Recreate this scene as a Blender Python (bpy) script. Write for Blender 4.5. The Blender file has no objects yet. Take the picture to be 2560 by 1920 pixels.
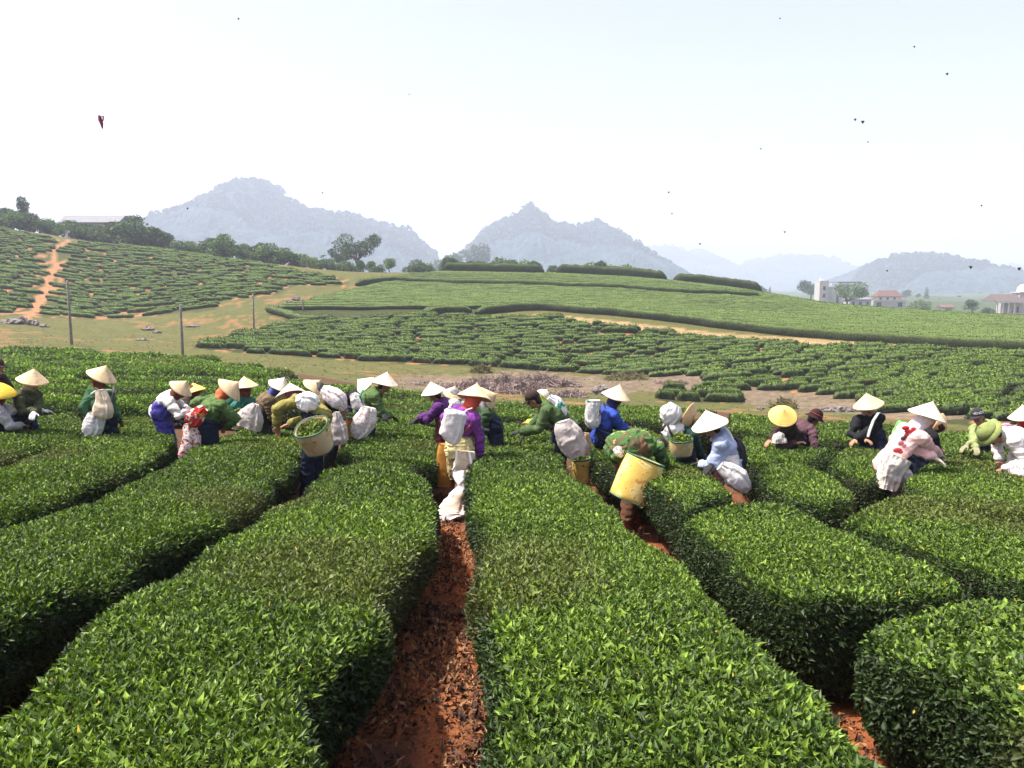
import bpy, math, random
import numpy as np
from mathutils import Vector, Matrix

# ------------------------------------------------------------ camera, world, sun, exposure
F = 1934.0                      # focal length in photograph pixels (2560 wide)
PITCH = math.radians(7.07)
sc = bpy.context.scene
col = sc.collection
cam_d = bpy.data.cameras.new('camera'); cam = bpy.data.objects.new('camera', cam_d); col.objects.link(cam)
cam.location = (0, 0, 0); cam.rotation_euler = (math.pi/2 - PITCH, 0, 0)
cam_d.sensor_width = 36; cam_d.lens = 36*F/2560; cam_d.clip_start = 0.05; cam_d.clip_end = 20000
sc.camera = cam
SUN_EL, SUN_AZ = math.radians(64), math.radians(-95)      # azimuth from +Y (view direction) towards +X
sun_dir = Vector((math.sin(SUN_AZ)*math.cos(SUN_EL), math.cos(SUN_AZ)*math.cos(SUN_EL), math.sin(SUN_EL)))
world = bpy.data.worlds.new('World'); sc.world = world; world.use_nodes = True
wn = world.node_tree.nodes; wl = world.node_tree.links
sky = wn.new('ShaderNodeTexSky'); sky.sky_type = 'NISHITA'; sky.sun_disc = False
sky.sun_elevation = SUN_EL; sky.sun_rotation = SUN_AZ
sky.air_density = .75; sky.dust_density = 9.0; sky.ozone_density = 1.0; sky.altitude = 900
bg = wn['Background']; bg.inputs['Strength'].default_value = 0.142
tint = wn.new('ShaderNodeMix'); tint.data_type = 'RGBA'; tint.blend_type = 'MULTIPLY'; tint.inputs[0].default_value = 1; tint.inputs[7].default_value = (1.14, 1.0, .95, 1)
wl.new(sky.outputs[0], tint.inputs[6]); wl.new(tint.outputs[2], bg.inputs[0])
sl = bpy.data.lights.new('sun', 'SUN'); sl.energy = 5.0; sl.angle = math.radians(0.6); sl.color = (1.0, 0.95, 0.88)
so = bpy.data.objects.new('sun', sl); col.objects.link(so)
so.rotation_euler = sun_dir.to_track_quat('Z', 'Y').to_euler()
sc.view_settings.view_transform = 'Standard'; sc.view_settings.look = 'None'
sc.view_settings.exposure = 1.08; sc.view_settings.gamma = 1.0; sc.view_settings.use_curve_mapping = False
sc.cycles.use_denoising = True
sc.cycles.max_bounces = 6; sc.cycles.diffuse_bounces = 3; sc.cycles.glossy_bounces = 2
sc.cycles.transmission_bounces = 3; sc.cycles.transparent_max_bounces = 6; sc.cycles.volume_bounces = 1
sc.cycles.caustics_reflective = False; sc.cycles.caustics_refractive = False

rng = np.random.default_rng(7); random.seed(7)
CP, SP = math.cos(PITCH), math.sin(PITCH)

def ray(px, py):
    u = (np.asarray(px, float)-1280)/F; v = (960-np.asarray(py, float))/F
    return u, CP+v*SP, -SP+v*CP
def at(px, py, Y):
    """world point on the sight line of a photograph pixel, at forward distance Y metres"""
    x, y, z = ray(px, py); k = Y/y
    return np.stack([x*k, y*k+0*x, z*k], -1)
def to_px(P):
    P = np.asarray(P, float); x, y, z = P[..., 0], P[..., 1], P[..., 2]
    d = y*CP - z*SP; v = (y*SP+z*CP)/d
    return 1280+F*x/d, 960-F*v

# ------------------------------------------------------------ numpy helpers
def _hash(i, j, k, s):
    h = (i.astype(np.int64)*374761393 + j.astype(np.int64)*668265263 + k.astype(np.int64)*2147483647 + s*1274126177) & 0xffffffff
    h = ((h ^ (h >> 13))*1274126177) & 0xffffffff
    return ((h ^ (h >> 16)) & 0xffff)/65535.0
def vn(P, scale=1.0, seed=0):
    """value noise 0..1 at points P (n,3)"""
    Q = np.asarray(P, float)*scale; I = np.floor(Q); f = Q-I; f = f*f*(3-2*f); I = I.astype(np.int64)
    r = 0
    for a in (0, 1):
        for b in (0, 1):
            for c in (0, 1):
                w = (f[..., 0] if a else 1-f[..., 0])*(f[..., 1] if b else 1-f[..., 1])*(f[..., 2] if c else 1-f[..., 2])
                r = r + w*_hash(I[..., 0]+a, I[..., 1]+b, I[..., 2]+c, seed)
    return r
def fbm(P, scale=1.0, octv=3, seed=0):
    r = 0; a = 1; t = 0
    for o in range(octv):
        r = r + a*vn(P, scale*2**o, seed+o*17); t += a; a *= .5
    return r/t
def pchip(x, y, xi):
    x = np.asarray(x, float); y = np.asarray(y, float); h = np.diff(x); d = np.diff(y)/h
    m = np.zeros_like(y)
    m[0], m[-1] = d[0], d[-1]
    for k in range(1, len(x)-1):
        if d[k-1]*d[k] > 0:
            w1, w2 = 2*h[k]+h[k-1], h[k]+2*h[k-1]
            m[k] = (w1+w2)/(w1/d[k-1]+w2/d[k])
    xi = np.clip(xi, x[0], x[-1]); k = np.clip(np.searchsorted(x, xi)-1, 0, len(h)-1)
    t = (xi-x[k])/h[k]
    return y[k]*(2*t**3-3*t**2+1)+h[k]*m[k]*(t**3-2*t**2+t)+y[k+1]*(-2*t**3+3*t**2)+h[k]*m[k+1]*(t**3-t**2)

def np_mesh(name, V, faces, mats=(), mi=None, colr=None, smooth=False):
    """mesh from vertex array and a list of face index arrays, each (n,3) or (n,4)"""
    me = bpy.data.meshes.new(name)
    V = np.asarray(V, np.float32); me.vertices.add(len(V)); me.vertices.foreach_set('co', V.ravel())
    faces = [np.asarray(f) for f in faces if len(f)]
    nl = sum(f.size for f in faces); nf = sum(len(f) for f in faces)
    me.loops.add(nl); me.polygons.add(nf)
    me.loops.foreach_set('vertex_index', np.concatenate([f.ravel() for f in faces]).astype(np.int32))
    cnt = np.concatenate([np.full(len(f), f.shape[1]) for f in faces])
    st = np.concatenate([[0], np.cumsum(cnt)[:-1]])
    me.polygons.foreach_set('loop_start', st.astype(np.int32))
    try: me.polygons.foreach_set('loop_total', cnt.astype(np.int32))
    except Exception: pass
    for m in mats: me.materials.append(m)
    if mi is not None: me.polygons.foreach_set('material_index', np.asarray(mi, np.int32))
    me.polygons.foreach_set('use_smooth', np.full(nf, bool(smooth)))
    if colr is not None:
        a = me.color_attributes.new('tint', 'FLOAT_COLOR', 'POINT')
        c = np.ones((len(V), 4), np.float32); c[:, :colr.shape[1]] = colr; a.data.foreach_set('color', c.ravel())
    me.update(calc_edges=True); me.validate()
    return me
def grid_faces(a, b, closed=False):
    i = np.arange(a-1)[:, None]; j = np.arange(b if closed else b-1)[None, :]
    j2 = (j+1) % b
    return np.stack([i*b+j, i*b+j2, (i+1)*b+j2, (i+1)*b+j], -1).reshape(-1, 4)

def link(name, me, parent=None, **props):
    o = bpy.data.objects.new(name, me); col.objects.link(o)
    if parent is not None: o.parent = parent
    for k, v in props.items(): o[k] = v
    return o
def thing(name, label, cat, loc=(0, 0, 0), group=None):
    o = bpy.data.objects.new(name, None); col.objects.link(o); o.location = loc
    o['label'] = label; o['category'] = cat
    if group: o['group'] = group
    return o
def unit(v):
    v = np.asarray(v, float); return v/(np.linalg.norm(v, axis=-1, keepdims=True)+1e-12)

# ------------------------------------------------------------ materials
def new_mat(name):
    m = bpy.data.materials.new(name); m.use_nodes = True
    return m, m.node_tree.nodes, m.node_tree.links, m.node_tree.nodes['Principled BSDF']
def ramp(n, stops):
    r = n.new('ShaderNodeValToRGB'); e = r.color_ramp.elements
    while len(e) < len(stops): e.new(0.5)
    for q, (p, c) in zip(e, stops): q.position = p; q.color = (*c, 1)
    return r
def noise(n, scale, detail=4, rough=.6):
    t = n.new('ShaderNodeTexNoise'); t.inputs['Scale'].default_value = scale; t.inputs['Detail'].default_value = detail
    t.inputs['Roughness'].default_value = rough; return t
def mat_simple(name, c, rough=.8, var=.25, scale=8, bump=.0, bscale=30, c2=None, spec=.3, dist=.01):
    m, n, l, b = new_mat(name); b.inputs['Roughness'].default_value = rough; b.inputs['Specular IOR Level'].default_value = spec
    tc = n.new('ShaderNodeTexCoord'); t = noise(n, scale); l.new(tc.outputs['Object'], t.inputs['Vector'])
    c = np.array(c); c2 = np.array(c2) if c2 is not None else c*(1+var)
    r = ramp(n, [(.35, tuple(c*(1-var))), (.65, tuple(np.clip(c2, 0, 1)))]); l.new(t.outputs[0], r.inputs[0]); l.new(r.outputs[0], b.inputs['Base Color'])
    if bump:
        t2 = noise(n, bscale, 3); l.new(tc.outputs['Object'], t2.inputs['Vector']); bp = n.new('ShaderNodeBump')
        bp.inputs['Strength'].default_value = bump; bp.inputs['Distance'].default_value = dist
        l.new(t2.outputs[0], bp.inputs['Height']); l.new(bp.outputs[0], b.inputs['Normal'])
    return m
def mat_leaf(name, trans=.3, rough=.42, mul=1.0, spec=.5):
    m, n, l, b = new_mat(name); b.inputs['Roughness'].default_value = rough; b.inputs['Specular IOR Level'].default_value = spec
    a = n.new('ShaderNodeVertexColor'); a.layer_name = 'tint'
    l.new(a.outputs[0], b.inputs['Base Color'])
    if trans:
        tr = n.new('ShaderNodeBsdfTranslucent'); mx = n.new('ShaderNodeMixShader'); mx.inputs[0].default_value = trans
        g = n.new('ShaderNodeMix'); g.data_type = 'RGBA'; g.blend_type = 'MULTIPLY'; g.inputs[0].default_value = 1
        g.inputs[7].default_value = (1.25, 1.3, .5, 1); l.new(a.outputs[0], g.inputs[6]); l.new(g.outputs[2], tr.inputs[0])
        l.new(b.outputs[0], mx.inputs[1]); l.new(tr.outputs[0], mx.inputs[2]); l.new(mx.outputs[0], n['Material Output'].inputs[0])
    return m
def mat_tint(name, rough=.9, nscale=3.0, amt=.5, bump=.6, bscale=4., dist=.1, fine=None):
    """vertex tint broken up by noise"""
    m, n, l, b = new_mat(name); b.inputs['Roughness'].default_value = rough; b.inputs['Specular IOR Level'].default_value = .2
    a = n.new('ShaderNodeVertexColor'); a.layer_name = 'tint'
    tc = n.new('ShaderNodeTexCoord'); t = noise(n, nscale, 6, .65); l.new(tc.outputs['Object'], t.inputs['Vector'])
    r = ramp(n, [(.3, (1-amt,)*3), (.7, (1+amt,)*3)]); l.new(t.outputs[0], r.inputs[0])
    g = n.new('ShaderNodeMix'); g.data_type = 'RGBA'; g.blend_type = 'MULTIPLY'; g.inputs[0].default_value = 1
    l.new(a.outputs[0], g.inputs[6]); l.new(r.outputs[0], g.inputs[7]); l.new(g.outputs[2], b.inputs['Base Color'])
    t2 = noise(n, bscale, 5, .7); l.new(tc.outputs['Object'], t2.inputs['Vector']); bp = n.new('ShaderNodeBump')
    bp.inputs['Strength'].default_value = bump; bp.inputs['Distance'].default_value = dist
    l.new(t2.outputs[0], bp.inputs['Height']); l.new(bp.outputs[0], b.inputs['Normal'])
    if fine:
        t3 = noise(n, fine, 5, .75); l.new(tc.outputs['Object'], t3.inputs['Vector']); b3 = n.new('ShaderNodeBump'); b3.inputs['Strength'].default_value = .9; b3.inputs['Distance'].default_value = .02
        l.new(t3.outputs[0], b3.inputs['Height']); l.new(bp.outputs[0], b3.inputs['Normal']); l.new(b3.outputs[0], b.inputs['Normal'])
        r3 = ramp(n, [(.35, (.62,)*3), (.62, (1.2,)*3)]); l.new(t3.outputs[0], r3.inputs[0]); g3 = n.new('ShaderNodeMix'); g3.data_type = 'RGBA'; g3.blend_type = 'MULTIPLY'; g3.inputs[0].default_value = 1
        l.new(g.outputs[2], g3.inputs[6]); l.new(r3.outputs[0], g3.inputs[7]); l.new(g3.outputs[2], b.inputs['Base Color'])
    return m
M_LEAF = mat_leaf('tea_leaf', .2, .5, 1, .3)
M_TREELEAF = mat_leaf('tree_leaf', .2, .6, 1, .25)
M_CORE = mat_simple('shaded_tea_twigs', (.020, .022, .010), .95, .5, 25)  # near-black core: twigs with the shade inside the bush painted in
M_STEM = mat_simple('tea_stem', (.10, .075, .05), .9, .4, 20, .5, 40)
M_HEDGE = mat_tint('hedge_foliage', .85, 5.0, .55, 1.0, 6.0, .12)
M_GROUND = mat_tint('ground', .95, 1.2, .28, .7, 5.0, .06, 28.)
M_LITTER = mat_leaf('dead_leaf', 0, .8, 1, .2)
M_BARK = mat_simple('bark', (.13, .10, .08), .95, .4, 6, .6, 20)

# ------------------------------------------------------------ terrain
G0, SY, SX, TEA = 1.96, .0947, .025, .70
def plane_z(X, Y): return -G0 - SY*Y - SX*X
def top_at(px, py):
    """where the sight line of a pixel meets the plucking plane (top of the near tea)"""
    x, y, z = ray(px, py); k = (G0-TEA)/(-(z)-SY*y-SX*x)
    return np.stack([x*k, y*k], -1)
def ang_z(py, Y):
    x, y, z = ray(1280, py); return z/y*Y
# (photograph column, [(distance, image row of the ground) ...], heights beyond the crest)
COLS = [
 (-1400, [], [(22,-3.6),(35,-4.3),(60,-5.2),(110,-3.0),(150,5),(190,15),(240,17),(400,10),(800,0),(3000,-8)]),
 (0,    [(66,868),(85,830),(110,788),(120,765),(150,668),(190,572)], [(22,-3.72),(35,-4.49),(58,-5.2),(225,16),(400,8),(800,-2),(3000,-8)]),
 (300,  [(64,887),(80,858),(100,822),(116,800),(122,785),(150,700),(185,613)], [(22,-3.78),(35,-4.6),(54,-5.3),(220,11.5),(400,6),(800,-4),(3000,-8)]),
 (600,  [(56,908),(72,886),(100,829),(115,776),(130,738),(150,695),(172,651)], [(22,-3.9),(35,-4.7),(48,-5.3),(210,7.5),(400,2),(800,-6),(3000,-8)]),
 (900,  [(52,945),(60,927),(72,905),(105,801),(125,752),(145,716),(165,679)], [(22,-4.1),(30,-4.7),(42,-5.3),(200,3.6),(300,-2),(800,-8),(3000,-8)]),
 (1200, [(50,985),(60,957),(73,913),(108,790),(126,752),(148,716),(165,684)], [(22,-4.1),(30,-5.0),(40,-5.9),(200,2.5),(300,-3),(800,-8),(3000,-8)]),
 (1500, [(48,998),(58,973),(70,940),(97,815),(103,798),(120,765),(145,722),(163,692)], [(22,-4.15),(30,-5.2),(40,-6.2),(195,1),(300,-5),(800,-8),(3000,-8)]),
 (1800, [(44,1026),(54,1000),(90,848),(97,826),(120,781),(140,745),(160,722)], [(21,-4.1),(29,-5.3),(37,-6.4),(190,-1),(300,-7),(800,-9),(3000,-8)]),
 (2100, [(40,1040),(50,1016),(85,858),(92,846),(120,801),(150,768)], [(19,-4.0),(26,-5.0),(33,-6.1),(190,-5.5),(320,-9),(800,-10),(3000,-8)]),
 (2560, [(32,1072),(42,1010),(74,881),(82,868),(110,828),(145,799)], [(17,-3.9),(24,-5.0),(190,-7.5),(320,-10.5),(800,-11),(3000,-8)]),
 (3900, [], [(17,-4.3),(24,-5.4),(60,-7),(110,-7.5),(190,-8.5),(320,-11),(800,-11),(3000,-8)]),
]
TC = np.array([(c[0]-1280)/F/.992 for c in COLS])
YG = np.geomspace(14, 3000, 260)
_rows = []
for t, (c, a, b) in zip(TC, COLS):
    pts = [(y, plane_z(t*y, y)) for y in (10., 13., 16.)] + [(Y, ang_z(p, Y)) for Y, p in a] + list(b)
    pts.sort(); _rows.append(pchip([p[0] for p in pts], [p[1] for p in pts], YG))
_rows = np.array(_rows)
TG = np.linspace(TC[0], TC[-1], 420)
ZG = np.stack([pchip(TC, _rows[:, k], TG) for k in range(len(YG))], 1)      # (t, Y)
for _ in range(3):
    ZG[:, 1:-1] = (ZG[:, :-2]+2*ZG[:, 1:-1]+ZG[:, 2:])/4
    ZG[1:-1] = (ZG[:-2]+2*ZG[1:-1]+ZG[2:])/4
def ground(X, Y):
    X = np.asarray(X, float); Y = np.asarray(Y, float)
    Yc = np.clip(Y, 14, 2999); t = np.clip(X/Yc, TG[0], TG[-1]-1e-6)
    ft = (t-TG[0])/(TG[1]-TG[0]); it = np.clip(ft.astype(int), 0, len(TG)-2); ft = ft-it
    fy = np.log(Yc/YG[0])/math.log(YG[1]/YG[0]); iy = np.clip(fy.astype(int), 0, len(YG)-2); fy = fy-iy
    z = (ZG[it, iy]*(1-ft)+ZG[it+1, iy]*ft)*(1-fy)+(ZG[it, iy+1]*(1-ft)+ZG[it+1, iy+1]*ft)*fy
    w = np.clip((Y-14)/4, 0, 1); w = w*w*(3-2*w)
    zz = plane_z(X, Y)*(1-w)+z*w
    far = np.clip((Y-20)/40, 0, 1)
    P = np.stack([X, Y, 0*X], -1)
    return zz + (fbm(P, .09, 3, 5)-.5)*.5*far + (fbm(P, .012, 2, 9)-.5)*8*np.clip((Y-300)/400, 0, 1)

def in_poly(px, py, poly):
    r = np.zeros(np.shape(px), bool); n = len(poly)
    for i in range(n):
        x1, y1 = poly[i]; x2, y2 = poly[(i+1) % n]
        c = ((y1 > py) != (y2 > py)) & (px < (x2-x1)*(py-y1)/(y2-y1+1e-9)+x1); r ^= c
    return r
# areas of the land, given by where they lie in the photograph's view of the ground
BACK_EDGE = ([-600, 0, 289, 550, 700, 806, 899, 1001, 1150, 1350, 1700, 2100, 2560, 3300], [850, 868, 882, 902, 922, 937, 955, 975, 994, 1003, 1016, 1046, 1082, 1140])
HILL_L = [(-900, 500), (0, 572), (160, 602), (430, 628), (700, 668), (880, 702), (860, 716), (740, 712), (700, 735), (560, 752), (540, 775), (300, 797), (120, 795), (0, 785), (-900, 790)]
MID = [(470, 868), (560, 840), (700, 812), (870, 800), (1060, 790), (1180, 792), (1260, 800), (1340, 788), (1420, 800), (1800, 850), (2100, 866), (2560, 888), (3300, 900), (3300, 1120), (2560, 1082), (2300, 1050), (2180, 1036), (2150, 1008), (1980, 985), (1870, 985), (1860, 1010), (1640, 1004), (1640, 965), (1800, 965), (1760, 950), (1640, 948), (1450, 933), (1300, 925), (1180, 915), (1000, 908), (820, 898), (700, 886), (560, 880)]
TERR = [(680, 790), (670, 775), (900, 720), (1000, 690), (1100, 683), (1400, 686), (1700, 705), (1900, 725), (2100, 755), (2560, 792), (3300, 840), (3300, 885), (2560, 872), (2100, 845), (1800, 815), (1500, 782), (1340, 772), (1180, 786), (1040, 790), (860, 800), (740, 800)]
TRAIL = [(60, 800), (87, 776), (110, 736), (124, 701), (136, 666), (133, 637), (141, 620), (168, 603)]
def dist_poly(px, py, pts):
    d = np.full(np.shape(px), 1e9)
    for (x1, y1), (x2, y2) in zip(pts[:-1], pts[1:]):
        t = np.clip(((px-x1)*(x2-x1)+(py-y1)*(y2-y1))/((x2-x1)**2+(y2-y1)**2), 0, 1)
        d = np.minimum(d, np.hypot((px-x1-t*(x2-x1)), (py-y1-t*(y2-y1))))
    return d
NY = 620; NX = 520
yy = np.concatenate([np.linspace(-8, 14, 90)[:-1], np.geomspace(14, 9000, NY-89)])
tt = np.tan(np.linspace(-1.25, 1.25, NX))*.95
Yv = np.repeat(yy[:, None], NX, 1); Xv = tt[None, :]*np.maximum(Yv, 9)
Zv = ground(Xv, Yv)
PP = np.stack([Xv, Yv, Zv], -1).reshape(-1, 3)
n1 = fbm(PP, 1.1, 3, 3); n2 = fbm(PP, .12, 3, 21); n3 = fbm(PP, 5., 2, 4)
near = PP[:, 1] < 14
PP[:, 2] += np.where(near, (n1-.5)*.10+(n3-.5)*.04, 0)
pxv, pyv = to_px(PP)
front = PP[:, 1] > 1.0
soil = np.array([.27, .088, .030]); soil_dark = np.array([.16, .06, .03])
grass = np.array([.105, .096, .026]); grass2 = np.array([.068, .082, .020]); orange = np.array([.34, .16, .07])
C = grass[None]*(1-n2[:, None])+grass2[None]*n2[:, None]
C = np.where((n2 > .60)[:, None] & (n1 > .5)[:, None], .45*C+.55*orange*.75, C)
edge = np.interp(pxv, *BACK_EDGE)
nearfield = (PP[:, 1] < 17) | ((pyv > edge+6) & (PP[:, 1] < 70))
dk = np.clip((n3*.6+n1*.6-.47)*6, 0, 1)[:, None]; nf = (np.array([.115, .05, .028])*(1-dk)+soil[None]*dk)*(.6+.8*n1[:, None])
bk = np.clip((PP[:, 1:2]-8)/6, 0, 1); nf = nf*(1-bk)+np.array([.085, .045, .022])*bk          # shade of the far gaps painted into the earth, along with old leaf litter
C = np.where(nearfield[:, None], nf, C)
hl = in_poly(pxv, pyv, HILL_L) & (PP[:, 1] > 90) & (PP[:, 1] < 230)
C = np.where(hl[:, None], np.where((n1+n2*.6 > .86)[:, None], orange*.85, grass2*.75), C)
md = in_poly(pxv, pyv, MID) & (PP[:, 1] > 30) & (PP[:, 1] < 112)
C = np.where(md[:, None], np.where((n1+n2*.5 > .81)[:, None], orange*.8, grass2*.55), C)
te = in_poly(pxv, pyv, TERR) & (PP[:, 1] > 75) & (PP[:, 1] < 240)
C = np.where(te[:, None], grass2*.55, C)
dt = dist_poly(pxv, pyv, TRAIL); w_ = np.interp(pyv, [600, 640, 740, 800], [4, 7, 15, 8])*(.55+.9*n1)
C = np.where(((dt < w_) & (PP[:, 1] > 90) & (PP[:, 1] < 230))[:, None], np.array([.30, .15, .07]), C)
road = (PP[:, 1] > 60) & (dist_poly(pxv, pyv, [(1340, 792), (1500, 806), (1800, 840), (2100, 860), (2560, 884)]) < 8)
C = np.where(road[:, None], np.array([.27, .19, .09])*(.7+.6*n1[:, None]), C)
rub = (dist_poly(pxv, pyv, [(1010, 962), (1160, 962), (1330, 950), (1460, 965), (1540, 960), (1700, 950), (1960, 1005), (2150, 1015), (2400, 1028)]) < 24*(.4+1.1*n1)) & (PP[:, 1] > 36) & (PP[:, 1] < 76)
C = np.where(rub[:, None], np.array([.145, .11, .07])*(.5+n3[:, None]), C)
farm = PP[:, 1] > 260
C = np.where(farm[:, None], np.array([.05, .075, .03]), C)
C *= (.8+.4*n1)[:, None]
V = PP
me = np_mesh('terrain', V, [grid_faces(NY, NX)], [M_GROUND], colr=C, smooth=True)
link('ground', me, kind='structure')
# ------------------------------------------------------------ small shape builder
class Shape:
    def __init__(s): s.V = []; s.F = {3: [], 4: []}; s.nv = 0
    def add(s, V, F):
        V = np.asarray(V, float).reshape(-1, 3); F = np.asarray(F); s.F[F.shape[1]].append(F+s.nv); s.V.append(V); s.nv += len(V); return s
    def tube(s, pts, rad, n=10, side=None, caps=True, ratio=1.0):
        """swept tube; rad entries are a radius or (along side, across); round ends"""
        pts = np.asarray(pts, float); m = len(pts)
        R = np.array([(r, r*ratio) if np.isscalar(r) else r for r in rad], float)
        T = unit(np.gradient(pts, axis=0))
        sd = np.array(side if side is not None else ([1, 0, 0] if abs(T[0][0]) < .8 else [0, 1, 0]), float)
        if caps:
            e0, e1 = R[0].mean()*.55, R[-1].mean()*.55
            pts = np.concatenate([[pts[0]-T[0]*e0, pts[0]-T[0]*e0*.75], pts, [pts[-1]+T[-1]*e1*.75, pts[-1]+T[-1]*e1]])
            R = np.concatenate([[R[0]*.02, R[0]*.66], R, [R[-1]*.66, R[-1]*.02]])
            T = np.concatenate([[T[0]]*2, T, [T[-1]]*2]); m += 4
        a = np.linspace(0, 2*math.pi, n, endpoint=False); rings = []
        for p, r, t in zip(pts, R, T):
            u = sd-t*np.dot(sd, t); u = u/(np.linalg.norm(u)+1e-9); v = np.cross(t, u); sd = u
            rings.append(p+np.cos(a)[:, None]*u*r[0]+np.sin(a)[:, None]*v*r[1])
        s.add(np.array(rings), grid_faces(m, n, True))
        return s
    def ell(s, c, M, r, n=12, m=8, f=None):
        """ellipsoid; M rows are the three axes, r the radii"""
        c = np.asarray(c, float); M = np.asarray(M, float); th = np.linspace(.001, math.pi-.001, m+1); ph = np.linspace(0, 2*math.pi, n, endpoint=False)
        L = np.stack([np.sin(th)[:, None]*np.cos(ph), np.sin(th)[:, None]*np.sin(ph), np.cos(th)[:, None]+0*ph], -1)*np.asarray(r)
        if f: L = f(L)
        s.add((c+L@M), grid_faces(m+1, n, True)[:, ::-1]); return s
    def box(s, c, size, M=None):
        h = np.asarray(size, float)/2; k = np.array([[x, y, z] for z in (-1, 1) for y in (-1, 1) for x in (-1, 1)])*h
        if M is not None: k = k@np.asarray(M, float)
        s.add(k+np.asarray(c, float), np.array([[0, 2, 3, 1], [4, 5, 7, 6], [0, 1, 5, 4], [2, 6, 7, 3], [0, 4, 6, 2], [1, 3, 7, 5]])); return s
    def data(s): return np.concatenate(s.V), [np.concatenate(f) for f in s.F.values() if f]
    def mesh(s, name, mat, smooth=True, colr=None):
        V, Fs = s.data(); return np_mesh(name, V, Fs, mat if isinstance(mat, (list, tuple)) else [mat], smooth=smooth, colr=colr)
def remesh(shape, voxel, name, mats, smooth_it=2, disp=None, colf=None):
    """fuse overlapping closed shapes into one continuous skin"""
    me = shape.mesh('tmp', []); o = bpy.data.objects.new('tmp', me); col.objects.link(o)
    m = o.modifiers.new('r', 'REMESH'); m.mode = 'VOXEL'; m.voxel_size = voxel; m.use_smooth_shade = True
    if smooth_it:
        k = o.modifiers.new('s', 'SMOOTH'); k.iterations = smooth_it; k.factor = .5
    dg = bpy.context.evaluated_depsgraph_get(); ev = o.evaluated_get(dg)
    r = bpy.data.meshes.new_from_object(ev); bpy.data.objects.remove(o); bpy.data.meshes.remove(me)
    n = len(r.vertices); V = np.empty(n*3, np.float32); r.vertices.foreach_get('co', V); V = V.reshape(-1, 3).astype(float)
    if disp is not None:
        N = np.empty(n*3, np.float32); r.vertices.foreach_get('normal', N); N = N.reshape(-1, 3)
        V = disp(V, N); r.vertices.foreach_set('co', V.astype(np.float32).ravel())
    r.name = name; r.materials.clear()
    for q in (mats if isinstance(mats, (list, tuple)) else [mats]): r.materials.append(q)
    r.polygons.foreach_set('use_smooth', np.ones(len(r.polygons), bool))
    if colf is not None:
        a = r.color_attributes.new('tint', 'FLOAT_COLOR', 'POINT'); c = np.ones((n, 4), np.float32); c[:, :3] = colf(V); a.data.foreach_set('color', c.ravel())
    r.update(); return r
def wrinkle(amp, scale, seed, stretch=(1, 1, 1)):
    def f(V, N):
        q = V*np.array(stretch); a = fbm(q, scale, 2, seed); r = 1-np.abs(a*2-1)*1.6
        return V+N*(r*amp)[:, None]
    return f
# ------------------------------------------------------------ tea hedges near the camera
def resample(L, R, step):
    L = np.asarray(L, float); R = np.asarray(R, float); c = (L+R)/2
    s = np.concatenate([[0], np.cumsum(np.hypot(*np.diff(c, axis=0).T))]); n = max(6, int(s[-1]/step))
    si = np.linspace(0, s[-1], n)
    f = lambda A: np.stack([pchip(s, A[:, 0], si), pchip(s, A[:, 1], si)], -1)
    return f(L), f(R), si
PROF_U = np.array([-.66, -.84, -.97, -1., -.98, -.90, -.76, -.58, -.38, -.18, 0, .18, .38, .58, .76, .90, .98, 1., .97, .84, .66])
PROF_Z = np.array([.14, .30, .52, .72, .86, .95, .99, 1.0, 1.01, 1.02, 1.02, 1.02, 1.01, 1.0, .99, .95, .86, .72, .52, .30, .14])
def hedge_surface(L, R, step=.12, height=TEA, seed=0, rough=.05, gfun=ground, endr=.35, dome=0.):
    L, R, s = resample(L, R, step); n = len(s)
    dd = unit(R-L)*.02; L = L+dd; R = R-dd; e = np.minimum(s, s[-1]-s)
    k = np.where(e < endr, np.sqrt(np.clip(1-(1-e/endr)**2, 0, 1)), 1.0)
    c = (L+R)/2; hw = (R-L)/2
    wob = 1+.10*(vn(np.stack([s*1.7, s*0+seed, s*0], -1))-.5)
    U = PROF_U[None]*(k*wob)[:, None]; Z = PROF_Z[None]*(1-dome*PROF_U[None]**2)*(.45+.55*k)[:, None]*height
    XY = c[:, None, :]+hw[:, None, :]*U[..., None]
    g = gfun(XY[..., 0], XY[..., 1])
    P = np.concatenate([XY, (g+Z)[..., None]], -1)
    q = P.reshape(-1, 3)
    bump = (fbm(q, 1.1, 3, seed)-.5).reshape(n, -1)
    P[..., 2] += (bump*rough*2.6+(vn(q, 3.2, seed+3)-.5).reshape(n, -1)*.035)*PROF_Z[None]
    bx = (fbm(q, 1.6, 2, seed+5)-.5).reshape(n, -1)*rough*4.6+(vn(q, 3.5, seed+6)-.5).reshape(n, -1)*.06
    d = hw/np.linalg.norm(hw, axis=1, keepdims=True)
    P[..., :2] += d[:, None, :]*bx[..., None]
    return P
def surf_normals(P):
    du = np.gradient(P, axis=0); dv = np.gradient(P, axis=1)
    N = np.cross(du, dv); N = unit(N)
    mid = P.mean(1, keepdims=True); mid[..., 2] -= .3
    s = np.sign((N*(P-mid)).sum(-1, keepdims=True)); s[s == 0] = 1
    return N*s
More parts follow.
